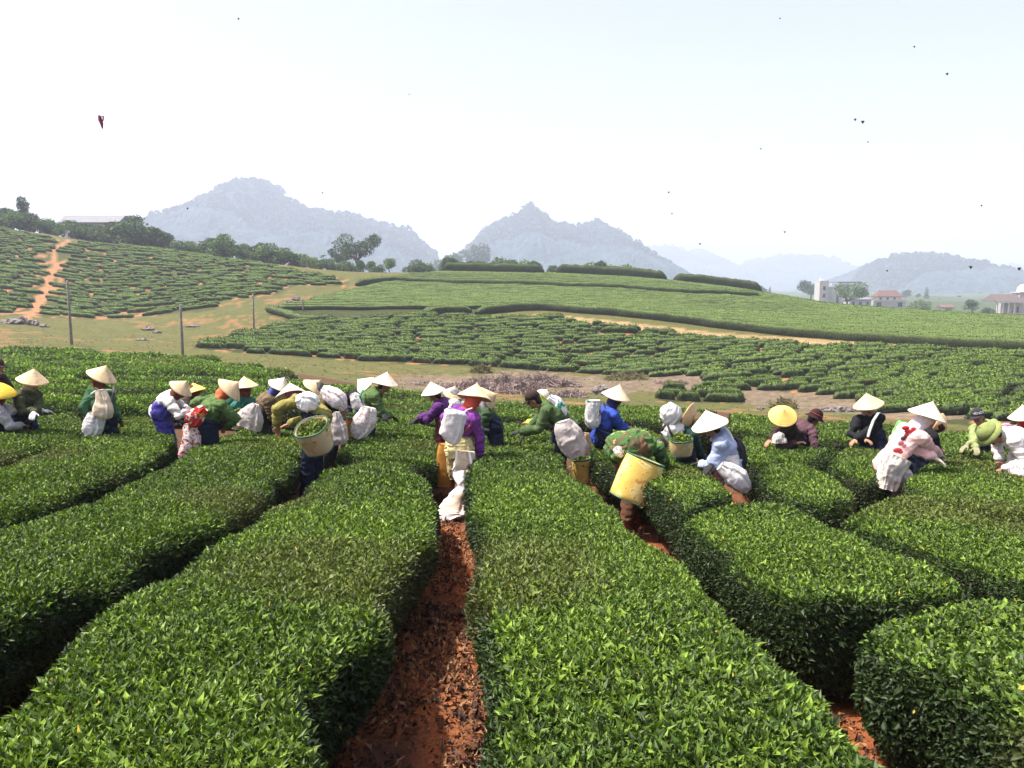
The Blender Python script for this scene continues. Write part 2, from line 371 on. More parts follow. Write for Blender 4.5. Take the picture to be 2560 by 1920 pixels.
def leaves_on(P, N, dens, size, rg, top_bias=1.0, patch=0, spread=.75, quads=False, tone=1.0, lift=.0):
    """leaf blades scattered over a surface grid; dens per m2 (array over cells or scalar); size metres"""
    c = lambda A: (A[:-1, :-1], A[1:, :-1], A[1:, 1:], A[:-1, 1:])
    a, b, cc, d = c(P)
    area = (np.linalg.norm(np.cross(b-a, d-a), axis=-1)+np.linalg.norm(np.cross(b-cc, d-cc), axis=-1))/2
    Yc = (a+cc)[..., 1]/2
    dn = dens(Yc) if callable(dens) else np.full(area.shape, float(dens))
    zrel = np.clip(N[:-1, :-1, 2], 0, 1)
    dn = dn*(top_bias*zrel+(1-zrel)*.6)
    if callable(dens):
        qx, qy = to_px((a+cc)/2); out = (qx < -600) | (qx > 3200) | (qy > 2400) | (Yc < 1.2); dn = np.where(out, np.minimum(dn*.35, 3200), dn)
    cnt = rg.poisson(area*dn); idx = np.repeat(np.arange(cnt.size), cnt.ravel()); n = len(idx)
    if n == 0: return None
    i, j = np.unravel_index(idx, area.shape); u, v = rg.random(n)[:, None], rg.random(n)[:, None]
    p = (P[i, j]*(1-u)+P[i+1, j]*u)*(1-v)+(P[i, j+1]*(1-u)+P[i+1, j+1]*u)*v
    nn = N[i, j]
    return blades(p, nn, size, rg, patch, spread, quads, tone, lift, age_shade=np.clip(1-nn[:, 2]*1.15, 0, 1)*.9)  # flanks get older leaf colours, which also paint in their shade
def blades(p, nn, size, rg, patch=0, spread=.75, quads=False, tone=1.0, lift=0., age_shade=0.):
    n = len(p)
    L = (size(p[:, 1]) if callable(size) else size)*np.clip(np.exp(rg.normal(0, .30, n)-.02), .4, 1.65)*(.85+.35*vn(p, 1.1, 5))
    up = np.array([0, 0, 1.0])
    t = unit(rg.normal(size=(n, 3)))
    ax = unit(nn*rg.uniform(.25, 1.1, n)[:, None]+t*spread+up*.35)
    side = unit(np.cross(ax, unit(rg.normal(size=(n, 3))+up*.01)))
    bn = np.cross(side, ax); bn *= np.sign((bn*(nn+up*.6)).sum(1, keepdims=True)+1e-9)
    p = p - nn*(rg.uniform(0, 1, n)**1.3*np.minimum(L, .09)*1.3)[:, None] + nn*(lift*L)[:, None]
    sh = rg.random(n) < .02; p = p+nn*(sh*rg.uniform(.01, .035, n))[:, None]*(1 if callable(size) else 0)          # shoots standing proud
    W = L*rg.uniform(.17, .265, n)
    L_ = L[:, None]; W_ = W[:, None]
    droop = bn*(L*rg.uniform(.0, .5, n))[:, None]
    if quads:
        base = p; l = p+ax*L_*.5+side*W_*1.5; tip = p+ax*L_-droop*.6; r = p+ax*L_*.5-side*W_*1.5
        V = np.stack([base, l, tip, r], 1).reshape(-1, 3)
        k = np.arange(n)[:, None]*4; Fc = [k+np.array([[0, 1, 2, 3]])]; nv = 4
    elif np.median(p[:, 1]) < 4.6:
        fold = bn*(W_*.4); st = [(.28, .82, .06), (.64, .86, .22)]
        vs = [p]
        for a_, w_, d_ in st:
            c_ = p+ax*L_*a_-droop*d_*1.6; vs += [c_+side*W_*w_+fold, c_, c_-side*W_*w_+fold]
        vs.append(p+ax*L_*(1-.1)-droop*1.15)
        V = np.stack(vs, 1).reshape(-1, 3); k = np.arange(n)[:, None]*8; nv = 8
        Fc = [np.concatenate([k+np.array([t_]) for t_ in ((0, 1, 2), (0, 2, 3), (1, 4, 5), (1, 5, 2), (2, 5, 6), (2, 6, 3), (4, 7, 5), (5, 7, 6))])]
    else:
        fold = bn*(W_*.45)
        base = p; mid = p+ax*L_*.5-droop*.15; l = p+ax*L_*.46+side*W_+fold; r = p+ax*L_*.46-side*W_+fold; tip = p+ax*L_-droop
        V = np.stack([base, l, mid, r, tip], 1).reshape(-1, 3)
        k = np.arange(n)[:, None]*5
        Fc = [np.concatenate([k+np.array([[0, 1, 2]]), k+np.array([[2, 1, 4]]), k+np.array([[0, 2, 3]]), k+np.array([[2, 4, 3]])])]; nv = 5
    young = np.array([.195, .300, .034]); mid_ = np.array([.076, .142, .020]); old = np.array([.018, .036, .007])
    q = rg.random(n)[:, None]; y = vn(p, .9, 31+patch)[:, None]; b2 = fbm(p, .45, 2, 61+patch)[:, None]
    q2 = np.clip(q+(y-.5)*.35-np.reshape(age_shade, (-1, 1) if np.ndim(age_shade) else (1, 1)), 0, 1)
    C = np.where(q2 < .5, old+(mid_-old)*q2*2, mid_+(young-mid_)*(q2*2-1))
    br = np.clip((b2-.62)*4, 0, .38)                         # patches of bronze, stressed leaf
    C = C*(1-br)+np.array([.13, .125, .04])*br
    C = C*rg.uniform(.6, 1.35, n)[:, None]*tone
    yel = rg.random(n) < .0012; C[yel] = [.42, .36, .05]
    return V, Fc[0], np.repeat(C, nv, 0)
def join(parts):
    V, Fs, C, o = [], {}, [], 0
    for v, f, c in parts:
        for ff in (f if isinstance(f, list) else [f]): Fs.setdefault(ff.shape[1], []).append(ff+o)
        V.append(v); C.append(c); o += len(v)
    return np.concatenate(V), [np.concatenate(x) for x in Fs.values()], np.concatenate(C)

def dens_near(Y): return np.interp(Y, [2, 4, 6, 9, 13, 18, 26, 40, 60], [13000, 12000, 9000, 5200, 3000, 1600, 640, 260, 130])
def size_near(Y): return np.interp(Y, [2, 4, 6, 9, 13, 18, 26, 40, 60], [.031, .030, .030, .034, .045, .060, .092, .14, .19])
def px_row(st): a = np.array(st, float); return top_at(a[:, 0, 0], a[:, 0, 1]), top_at(a[:, 1, 0], a[:, 1, 1])
TEA_N = [0]; NEAR_POLYS = []
def stems(P, parent, rg, height=TEA, step=.55, both=True):
    """gnarled stems under the skirt of a hedge"""
    n = P.shape[0]; c = P[:, P.shape[1]//2]; seg = max(2, int(step/max(.01, np.linalg.norm(c[1]-c[0]))))
    S = Shape()
    for i in range(2*seg, n-2*seg, seg):
        for q in (.25, .5, .75):
            k = int(q*(P.shape[1]-1)); b = P[i, 0]*(1-q)+P[i, -1]*q
            b = np.array([b[0]+rg.normal()*.07, b[1]+rg.normal()*.07, 0]); b[2] = float(ground(b[0], b[1]))-.03
            for m in range(2):
                t = b+np.array([rg.normal()*.07, rg.normal()*.07, height*.6]); mdl = (b+t)/2+rg.normal(size=3)*.03
                S.tube([b, mdl, t], [.018, .014, .008], n=5)
    if S.nv: link('stem', S.mesh('stem', M_STEM), parent, kind='stuff')
def near_hedge(st, label, nsplit=1, seed=None, group=None, world_pts=None, gfun=None, tone=1., dome=0., height=None, with_stems=True, patch=0, gap=.10):
    L, R = px_row(st) if world_pts is None else world_pts
    gf = gfun or ground
    for k in range(nsplit):
        a, b = (k, k+1); l = L+(R-L)*(a/nsplit); r = L+(R-L)*(b/nsplit)
        if nsplit > 1:
            d = unit(R-L); l = l+d*gap*(k > 0); r = r-d*gap*(k < nsplit-1)
        TEA_N[0] += 1; sd = TEA_N[0]*13; rg = np.random.default_rng(sd)
        ins = unit(r-l)*.20; NEAR_POLYS.append(np.concatenate([l+ins, (r-ins)[::-1]]).tolist()); Y0 = float(l[:, 1].min()); stp = .10 if Y0 < 9 else .16 if Y0 < 18 else .3
        P = hedge_surface(l, r, stp, height or TEA, sd, .045, gf, .35 if not dome else .8, dome); N = surf_normals(P)
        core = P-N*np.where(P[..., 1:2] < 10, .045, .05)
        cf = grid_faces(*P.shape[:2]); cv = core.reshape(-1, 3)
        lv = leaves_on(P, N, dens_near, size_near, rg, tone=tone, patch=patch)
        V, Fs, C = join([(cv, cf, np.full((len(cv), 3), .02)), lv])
        nc = len(cf); mi = []
        for f in Fs: mi.append(np.zeros(len(f)) if f.shape[1] == 3 else np.where(np.arange(len(f)) < nc, 1, 0))
        o = thing('tea_hedge', label if isinstance(label, str) else label[k], 'tea hedge', (0, 0, 0), group)
        me = np_mesh('tea_foliage', V, Fs, [M_LEAF, M_CORE], np.concatenate(mi), C)
        link('foliage', me, o)
        if with_stems and Y0 < 9: stems(P, o, rg)
    return o
FIELD_LIST = []
H = near_hedge
H([((1222, 2080), (2460, 2080)), ((1218, 1920), (2270, 1920)), ((1188, 1700), (2030, 1703)), ((1180, 1560), (1880, 1560)), ((1186, 1430), (1735, 1430)),
   ((1180, 1300), (1572, 1300)), ((1168, 1200), (1462, 1200)), ((1170, 1130), (1408, 1130)), ((1190, 1085), (1385, 1085)), ((1225, 1060), (1345, 1060))],
  'broad tea hedge right of the red path, running to the man in the dark cap')
H([((-360, 2080), (850, 2080)), ((-230, 1920), (858, 1915)), ((0, 1760), (825, 1800)), ((85, 1685), (785, 1705)), ((175, 1579), (905, 1605)), ((325, 1481), (978, 1510)), ((425, 1425), (1008, 1428)), ((525, 1351), (1062, 1345)), ((640, 1290), (1090, 1270)), ((744, 1229), (1082, 1205)), ((821, 1178), (1040, 1169)), ((890, 1156), (1000, 1152))],
  'broad leafy tea hedge in the near left, running along the red earth path')
H([((-700, 1470), (-500, 1900)), ((-300, 1375), (-250, 1680)), ((0, 1294), (0, 1546)), ((122, 1270), (122, 1481)), ((203, 1245), (285, 1416)), ((285, 1213), (400, 1350)), ((386, 1176), (549, 1290)),
   ((451, 1142), (650, 1230)), ((509, 1098), (700, 1178)), ((576, 1079), (762, 1122)), ((640, 1058), (745, 1080))],
  'long tea hedge with a bronze patch, left of the black shaded gap')
H([((-420, 1290), (-400, 1450)), ((-200, 1225), (-170, 1360)), ((0, 1168), (0, 1282)), ((61, 1139), (94, 1258)), ((203, 1087), (264, 1192)), ((270, 1064), (358, 1152)), ((300, 1044), (410, 1115)), ((390, 1041), (450, 1082))],
  'tea hedge on the left in front of the standing woman with the striped green jacket')
H([((-300, 1130), (-280, 1240)), ((-150, 1094), (-150, 1190)), ((0, 1058), (0, 1138)), ((60, 1042), (87, 1114)), ((116, 1036), (162, 1097)), ((200, 1031), (215, 1066))],
  'short tea hedge at the left edge in front of the woman with the beige scarf')
H([((1708, 1290), (1850, 1240)), ((1692, 1260), (1800, 1202)), ((1625, 1208), (1765, 1165)), ((1490, 1140), (1715, 1122)), ((1455, 1104), (1675, 1088)), ((1480, 1078), (1610, 1066))],
  'tea hedge behind the bent worker in camouflage, below the light blue shirt')
H([((2262, 1492), (2500, 1484)), ((2020, 1497), (2440, 1452)), ((1950, 1481), (2391, 1426)), ((1888, 1446), (2292, 1382)), ((1815, 1390), (2193, 1342)), ((1745, 1347), (2070, 1288)), ((1702, 1312), (1960, 1256)), ((1740, 1270), (1860, 1246))],
  'wide dome topped tea hedge right of the yellow basket, with a deep dark flank')
H([((2860, 2080), (3500, 2080)), ((2700, 1920), (3250, 1900)), ((2510, 1782), (2980, 1730)), ((2335, 1683), (2760, 1610)), ((2190, 1625), (2650, 1555)), ((2132, 1562), (2570, 1502)), ((2155, 1522), (2490, 1486)), ((2240, 1500), (2400, 1488))],
  'largest tea hedge in the near right corner with big glossy leaves and bare stems below')
H([((2066, 1280), (2140, 1262)), ((1990, 1252), (2120, 1213)), ((1930, 1225), (2060, 1177)), ((1898, 1187), (2010, 1159)), ((1925, 1162), (1975, 1155))],
  'small rounded tea hedge between the black shoulder bag and the leaning woman in pink')
H([((2820, 1640), (2900, 1440)), ((2560, 1490), (2660, 1342)), ((2440, 1436), (2570, 1304)), ((2341, 1392), (2490, 1288)), ((2193, 1332), (2390, 1262)), ((2100, 1295), (2290, 1235)), ((2085, 1278), (2190, 1228))],
  'tea hedge sloping to the right edge, just in front of the woman in pink')
H([((2194, 1198), (2240, 1165)), ((2094, 1178), (2225, 1130)), ((2072, 1156), (2170, 1114)), ((2092, 1134), (2130, 1116))],
  'small tea hedge tucked left of the hips of the woman in pink')
H([((2800, 1370), (2850, 1220)), ((2600, 1304), (2650, 1196)), ((2515, 1286), (2600, 1178)), ((2415, 1266), (2540, 1160)), ((2317, 1238), (2450, 1150)), ((2262, 1212), (2370, 1146)), ((2270, 1182), (2310, 1152))],
  'tea hedge that the man in the pith helmet reaches into')
H([((2750, 1185), (2750, 1120)), ((2560, 1150), (2560, 1094)), ((2430, 1132), (2450, 1080)), ((2330, 1124), (2340, 1074)), ((2262, 1105), (2280, 1077))],
  'tea hedge at the right edge behind the pith helmet')
H([((2075, 1158), (2140, 1120)), ((1990, 1152), (2060, 1123)), ((1905, 1160), (1980, 1113)), ((1862, 1150), (1890, 1092)), ((1845, 1122), (1852, 1090))],
  'tea hedge in front of the worker under the yellow disc hat')
H([((2260, 1104), (2260, 1064)), ((2133, 1099), (2141, 1054)), ((2023, 1097), (2023, 1056)), ((1950, 1086), (1950, 1048)), ((1880, 1080), (1880, 1036)), ((1816, 1072), (1816, 1029))],
  ['tea hedge directly in front of the worker in black with a grey strap', 'tea hedge behind the worker in black, beside the grass strip'], 2)
H([((1808, 1068), (1806, 1024)), ((1646, 1056), (1646, 1014)), ((1567, 1048), (1567, 1010)), ((1441, 1046), (1441, 1008)), ((1300, 1040), (1300, 999)), ((1224, 1036), (1224, 996))],
  ['dark sided tea hedge just behind the blue jacket', 'middle hedge of the three behind the blue jacket', 'last tea hedge behind the blue jacket, beside the grass strip'], 3)
H([((851, 1148), (1060, 1160)), ((845, 1121), (1095, 1140)), ((875, 1091), (1098, 1095)), ((911, 1069), (1085, 1064)), ((950, 1057), (1040, 1052))],
  'dome shaped tea hedge between the cream basket and the woman in the purple jumper')
H([((930, 1043), (905, 968)), ((1000, 1044), (1000, 976)), ((1060, 1046), (1070, 986)), ((1150, 1050), (1160, 993)), ((1212, 1050), (1212, 996))],
  ['tea hedge the two purple dressed women are plucking', 'second tea hedge behind the two purple dressed women', 'last tea hedge behind the two purple dressed women, beside the grass'], 3)
for st_, lb_ in (([((2.75, .8), (4.1, .8)), ((2.75, 3.0), (4.1, 4.35))], 'tea hedge just outside the right edge, next to the largest near hedge'), ([((4.42, .8), (5.75, .8)), ((4.45, 5.1), (5.8, 6.5))], 'tea hedge outside the right edge, second from the largest near hedge'),
                 ([((6.05, .8), (7.4, .8)), ((6.05, 6.6), (7.4, 8.1))], 'tea hedge outside the right edge, third from the largest near hedge'), ([((7.7, 1.), (9.1, 1.)), ((7.85, 9.3), (9.2, 11.))], 'tea hedge far outside the right edge of the picture'),
                 ([((-4.0, .6), (-2.2, .6)), ((-4.1, 3.4), (-2.4, 1.9))], 'tea hedge just outside the lower left corner'), ([((-5.9, .6), (-4.5, .6)), ((-5.35, 5.2), (-4.3, 4.1))], 'tea hedge outside the left edge, second from the corner'),
                 ([((-7.8, .8), (-6.3, .8)), ((-7.7, 8.6), (-5.7, 6.1))], 'tea hedge far outside the left edge of the picture')):
    a_ = np.array(st_, float); ob_ = H(None, lb_, world_pts=(np.linspace(a_[0, 0], a_[1, 0], 5), np.linspace(a_[0, 1], a_[1, 1], 5)), with_stems=False)
# mounded field at the back left: short lengths of hedge, each an object
LBL = 'short rounded tea hedge in the mounded field behind the workers on the left'
rg0 = np.random.default_rng(99)
Y = 16.6
while Y < 64:
    wid = 1.05+.012*Y
    x0 = -.74*Y+rg0.uniform(-2, 0)
    while x0 < .0*Y+2:
        ln = rg0.uniform(2.2, 5.5)*(1+Y/45)
        xs = np.linspace(x0+.28, x0+ln-.28, 7); ph = rg0.uniform(0, 6)
        yc = Y+.5*np.sin(xs*.5+ph)+.25*np.sin(xs*.23+2); hw_ = wid/2*(1+.22*np.sin(xs*1.3+ph))
        yc = yc+xs*-.05
        m = (xs.mean(), yc.mean())
        px_, py_ = to_px(np.array([m[0], m[1], float(ground(*m))+TEA]))
        ok = py_ > np.interp(px_, *BACK_EDGE)+1 and py_ < (1046 if px_ < 560 else 1040) and px_ > -260 and px_ < 925
        if ok and not (m[1] < 19 and px_ > 330):
            ob = H(None, LBL, world_pts=(np.stack([xs, yc-hw_], 1), np.stack([xs, yc+hw_], 1)), group='short tea hedges in the mounded field', with_stems=False, dome=.32, height=rg0.uniform(.58, .95), tone=1.45); FIELD_LIST.append((ob, Y, xs.mean()))
        x0 += ln
    Y += wid+.30
# ------------------------------------------------------------ clipped hedges on the slopes
def unit_hedge(seed, ln, w=1.15, h=.72, n=None):
    n = n or max(7, int(ln/.3)); s = np.linspace(0, ln, n); e = np.minimum(s, ln-s); k = np.where(e < .45, np.sqrt(np.clip(1-(1-e/.45)**2, 0, 1)), 1.)
    U = np.array([-.62, -.86, -1., -.93, -.72, -.35, 0, .35, .72, .93, 1., .86, .62]); Z = np.array([.06, .3, .62, .86, .97, 1., 1.03, 1., .97, .86, .62, .3, .06])
    wob = 1+.5*(vn(np.stack([s*.9, s*0+seed, s*0], -1))-.5)
    hh = 1+.4*(vn(np.stack([s*.7, s*0+seed, s*0+9], -1))-.5)
    P = np.stack([np.repeat((s-ln/2)[:, None], 13, 1), U[None]*(k*wob)[:, None]*w/2, Z[None]*((.35+.65*k)*hh)[:, None]*h], -1)
    q = P.reshape(-1, 3)+seed*7.3
    for sc_, am in ((1.3, .22), (3.5, .13)):
        P[..., 1] += (vn(q, sc_, seed).reshape(n, 13)-.5)*am*2*w; P[..., 2] += (vn(q, sc_, seed+3).reshape(n, 13)-.5)*am*Z[None]
    return P
H_TOP = np.array([.086, .130, .030]); H_SIDE = np.array([.042, .058, .026])  # side colour is old leaf and twigs, darkened to paint the flank shade
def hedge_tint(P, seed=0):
    """young flush on the plucked top, old woody leaf below with flank shade painted in"""
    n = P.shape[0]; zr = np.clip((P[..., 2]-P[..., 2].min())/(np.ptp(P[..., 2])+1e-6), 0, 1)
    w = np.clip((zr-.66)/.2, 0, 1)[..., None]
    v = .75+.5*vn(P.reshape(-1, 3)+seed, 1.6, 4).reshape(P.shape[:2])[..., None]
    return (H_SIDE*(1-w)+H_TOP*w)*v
def tuft(P, dens, size, rg, tone=1.): 
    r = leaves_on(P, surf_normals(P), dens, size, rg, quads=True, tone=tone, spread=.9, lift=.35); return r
def slope_rows(Y0, Y1, pitch, poly, rg, lens=(1.6, 5.6), wig=.3, gap=(.15, .8), skip=.07, tshift=0., tx=(-1.0, 1.0), slant=0.):
    out = []; Y = Y0
    while Y < Y1:
        x = tx[0]*Y+rg.uniform(0, 4)
        while x < tx[1]*Y:
            ln = rg.uniform(*lens); xc = x+ln/2; yc = Y+wig*math.sin(xc*.21+Y)+rg.normal()*.22+slant*xc
            if rg.random() > skip:
                px_, py_ = to_px(np.array([xc, yc, float(ground(xc, yc))+.0]))
                pa, pb = to_px(np.array([xc-ln*.4, yc, float(ground(xc-ln*.4, yc))])), to_px(np.array([xc+ln*.4, yc, float(ground(xc+ln*.4, yc))]))
                if in_poly(np.array([px_, pa[0], pb[0]]), np.array([py_, pa[1], pb[1]]), poly).all() and -500 < px_ < 3000: out.append((xc, yc, ln))
            x += ln+rg.uniform(*gap)
        Y += pitch
    return out
rg1 = np.random.default_rng(5)
mid_list = slope_rows(31, 112, 1.18, MID, rg1, lens=(1.2, 5.0), skip=.07, gap=(.05, .5), slant=-.02)
# small dense nursery block on the grass strip
NURS = [(1640, 966), (1800, 966), (1870, 985), (1858, 1012), (1640, 1006), (1420, 1000), (1430, 985), (1560, 975)]
mid_list = [q for q in mid_list if not (dist_poly(*to_px(np.array([q[0], q[1], float(ground(q[0], q[1]))])), TRAIL) < 1)]
hill_list = slope_rows(112, 196, 1.4, HILL_L, rg1, lens=(1.6, 6), skip=.13, tx=(-1.0, 0), gap=(.3, 1.1))
hill_list = [q for q in hill_list if dist_poly(*to_px(np.array([q[0], q[1], float(ground(q[0], q[1]))])), TRAIL) > np.interp(q[1], [110, 150, 190], [17, 20, 10])+q[2]*300/q[1]]
GRASSGAP = [(560, 760), (700, 735), (760, 722), (640, 700), (620, 735)]
variants = []
for v in range(9):
    ln = [2.4, 3.2, 4.0, 4.8, 5.6, 6.4, 7.2, 2.8, 5.2][v]
    P = unit_hedge(v+1, ln, .92, .56); rgv = np.random.default_rng(v)
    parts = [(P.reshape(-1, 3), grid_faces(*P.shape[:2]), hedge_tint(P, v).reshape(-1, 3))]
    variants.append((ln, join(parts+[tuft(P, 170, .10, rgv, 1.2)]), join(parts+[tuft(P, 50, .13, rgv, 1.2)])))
def nearest_var(ln): return min(range(9), key=lambda i: abs(variants[i][0]-ln)+random.random()*.5)
vmesh = []
for ln, (V, Fs, C), _ in variants: vmesh.append(np_mesh('clipped_tea', V, Fs, [M_HEDGE], colr=C, smooth=True))
def slope_angle(x, y, ln):
    return math.atan2(float(ground(x+ln/2, y))-float(ground(x-ln/2, y)), ln)
mid_list.sort(key=lambda q: q[1])
BUD_MID = 170
for k, (x, y, ln) in enumerate(mid_list[:BUD_MID]):
    i = nearest_var(ln); o = link('tea_hedge', vmesh[i]); o.location = (x, y, float(ground(x, y))-.03)
    o.rotation_euler = (0, -slope_angle(x, y, ln), rg1.normal()*.03+(math.pi if rg1.random() < .5 else 0)*0); o.scale = (ln/variants[i][0], rg1.uniform(.9, 1.15), rg1.uniform(.85, 1.15))
    o['label'] = 'short clipped tea hedge on the red slope beyond the grass strip'; o['category'] = 'tea hedge'; o['group'] = 'short tea hedges on the middle slope'
def merged(lst, name, rg, wmul=1., tone=1.):
    Vs, F3, F4, Cs, o = [], [], [], [], 0
    for x, y, ln in lst:
        i = nearest_var(ln); V, Fs, C = variants[i][2]; sx = ln/variants[i][0]; a = slope_angle(x, y, ln)
        X = V[:, 0]*sx; Z = V[:, 2]*rg.uniform(.85, 1.15)-.03; Yy = V[:, 1]*wmul*rg.uniform(.9, 1.15)
        W = np.stack([X*math.cos(a)+x-Z*math.sin(a), Yy+y, X*math.sin(a)+Z*math.cos(a)+float(ground(x, y))], -1)
        Vs.append(W); Cs.append(C*tone*rg.uniform(.85, 1.12))
        for f in Fs: (F4 if f.shape[1] == 4 else F3).append(f+o)
        o += len(V)
    me = np_mesh(name, np.concatenate(Vs), [np.concatenate(f) for f in (F4, F3) if f], [M_HEDGE], colr=np.concatenate(Cs), smooth=True)
    return me
me = merged(mid_list[BUD_MID:], 'far_clipped_tea', rg1)
link('tea_hedges_on_the_middle_slope', me, kind='stuff', label='hundreds of short clipped tea hedges covering the upper middle slope')
me = merged(hill_list, 'hill_clipped_tea', rg1, 1.1, 1.18)
link('tea_hedges_on_the_left_hill', me, kind='stuff', label='hundreds of short clipped tea hedges covering the hill at the left')
# terraced hill: long unbroken hedges along the contour
def long_hedge(xs, ys, seed, w=1.35, h=.75, name='tea_hedge', label=None, group=None, tone=1., tufts=30, gf=ground):
    n = len(xs); U = np.array([-.7, -.95, -1., -.88, -.5, 0, .5, .88, 1., .95, .7]); Z = np.array([.04, .35, .7, .93, 1., 1.02, 1., .93, .7, .35, .04])
    e = np.minimum(np.arange(n), n-1-np.arange(n)); k = np.clip(.4+e*.4, 0, 1)
    d = unit(np.stack([np.gradient(xs), np.gradient(ys)], -1)); nr = np.stack([-d[:, 1], d[:, 0]], -1)
    XY = np.stack([xs, ys], -1)[:, None]+nr[:, None]*(U[None]*k[:, None]*w/2)[..., None]
    g = gf(xs, ys); P = np.concatenate([XY, (g[:, None]+Z[None]*k[:, None]*h)[..., None]], -1); q = P.reshape(-1, 3)
    P[..., 2] += ((fbm(q, .9, 3, seed)-.5)*.28*h).reshape(n, 11)*Z; P[..., :2] += ((vn(q, 1.3, seed+2)-.5)*.3).reshape(n, 11)[..., None]*nr[:, None]
    T = np.concatenate([P[..., :2], (Z[None]*k[:, None]*h)[..., None]], -1)
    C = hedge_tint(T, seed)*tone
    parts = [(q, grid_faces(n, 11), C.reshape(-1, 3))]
    rgq = np.random.default_rng(seed)
    if tufts:
        tf = tuft(P, tufts, .11, rgq, .7*tone)
        if tf: parts.append(tf)
    V, Fs, CC = join(parts)
    me = np_mesh('long_tea', V, Fs, [M_HEDGE], colr=CC, smooth=True)
    return link(name, me, label=label, category='tea hedge', **({'group': group} if group else {}))
def px_line(pts, lo=60, hi=240, ref=0.):
    """world points on the ground where the sight lines of pixels land (searching outwards from distance lo)"""
    out = []
    for px_, py_ in pts:
        Ys = np.linspace(lo, hi, 1500); P = at(np.full(1500, px_), np.full(1500, py_), Ys); d = P[:, 2]-ground(P[:, 0], P[:, 1])-ref
        k = np.argmax(d < 0); k = k if d[k] < 0 else 1499; out.append(P[k, :2])
    return np.array(out)
def smooth_line(P, step):
    s = np.concatenate([[0], np.cumsum(np.hypot(*np.diff(P, axis=0).T))]); si = np.arange(0, s[-1], step)
    return pchip(s, P[:, 0], si), pchip(s, P[:, 1], si)
rgT = np.random.default_rng(3); nT = 0; Y = 80.
front_lip = px_line([(1190, 788), (1340, 776), (1500, 786), (1800, 820), (2100, 850), (2560, 876), (2900, 895)], 60, 130)
xs, ys = smooth_line(front_lip, .6)
long_hedge(xs, ys, 11, 1.6, 1.15, label='long dark sided tea hedge along the dirt track across the slope', tone=.9)
lip2 = px_line([(1060, 790), (1120, 782), (1185, 782)], 60, 130); xs, ys = smooth_line(lip2, .6)
long_hedge(xs, ys, 12, 1.8, 1.1, label='short dark tea hedge at the left end of the dirt track', tone=.9)
mid_lip = px_line([(890, 716), (1000, 708), (1140, 715), (1300, 717), (1500, 724), (1700, 738), (1900, 748)], 100, 200); xs, ys = smooth_line(mid_lip, .6)
long_hedge(xs, ys, 13, 1.6, 1.3, label='long dark sided tea hedge halfway up the terraced hill', tone=.85)
low_lip = px_line([(668, 778), (720, 792), (790, 806), (850, 800)], 90, 150); xs, ys = smooth_line(low_lip, .6)
long_hedge(xs, ys, 14, 1.6, .9, label='curved tea hedge at the lower left foot of the terraced hill', tone=.9)
k = 0
for Y in np.arange(76, 178, 1.6):
    xx = np.arange(-.6*Y, .95*Y, .75); yy_ = Y+1.5*np.sin(xx*.03+1)-.03*xx
    pxl, pyl = to_px(np.stack([xx, yy_, ground(xx, yy_)], -1)); ok = in_poly(pxl, pyl, TERR) & (pxl < 2900)
    idx = np.where(ok)[0]
    if len(idx) < 8: continue
    runs = np.split(idx, np.where(np.diff(idx) > 3)[0]+1); r_ = max(runs, key=len)
    if len(r_) < 8: continue
    k += 1
    long_hedge(xx[r_], yy_[r_], 40+k, 1.3, .62, label='long level tea hedge among the parallel ones on the terraced hill', group='parallel tea hedges on the terraced hill', tone=1.12, tufts=14)
print('TERRACE ROWS', k, 'MID', len(mid_list), 'HILL', len(hill_list), 'NEAR', TEA_N[0])
# windbreak hedges on the crest
for a_, b_, lb in (((1105, 684), (1362, 692), 'left one of the three dark windbreak hedges on the hill crest'), ((1388, 692), (1670, 708), 'middle dark windbreak hedge of three on the hill crest'), ((1676, 708), (1905, 733), 'right dark windbreak hedge of three on the hill crest')):
    Ym = 166.; A = at(a_[0], 0, Ym)[0], at(b_[0], 0, Ym-4)[0]
    xs = np.arange(at(a_[0], 700, Ym)[0], at(b_[0], 700, Ym-3)[0], .7); ys = Ym+0*xs-(xs+20)*.06
    long_hedge(xs, ys, int(a_[0]), 2.2, 2.3, name='windbreak_hedge', label=lb, tone=.62, tufts=50)
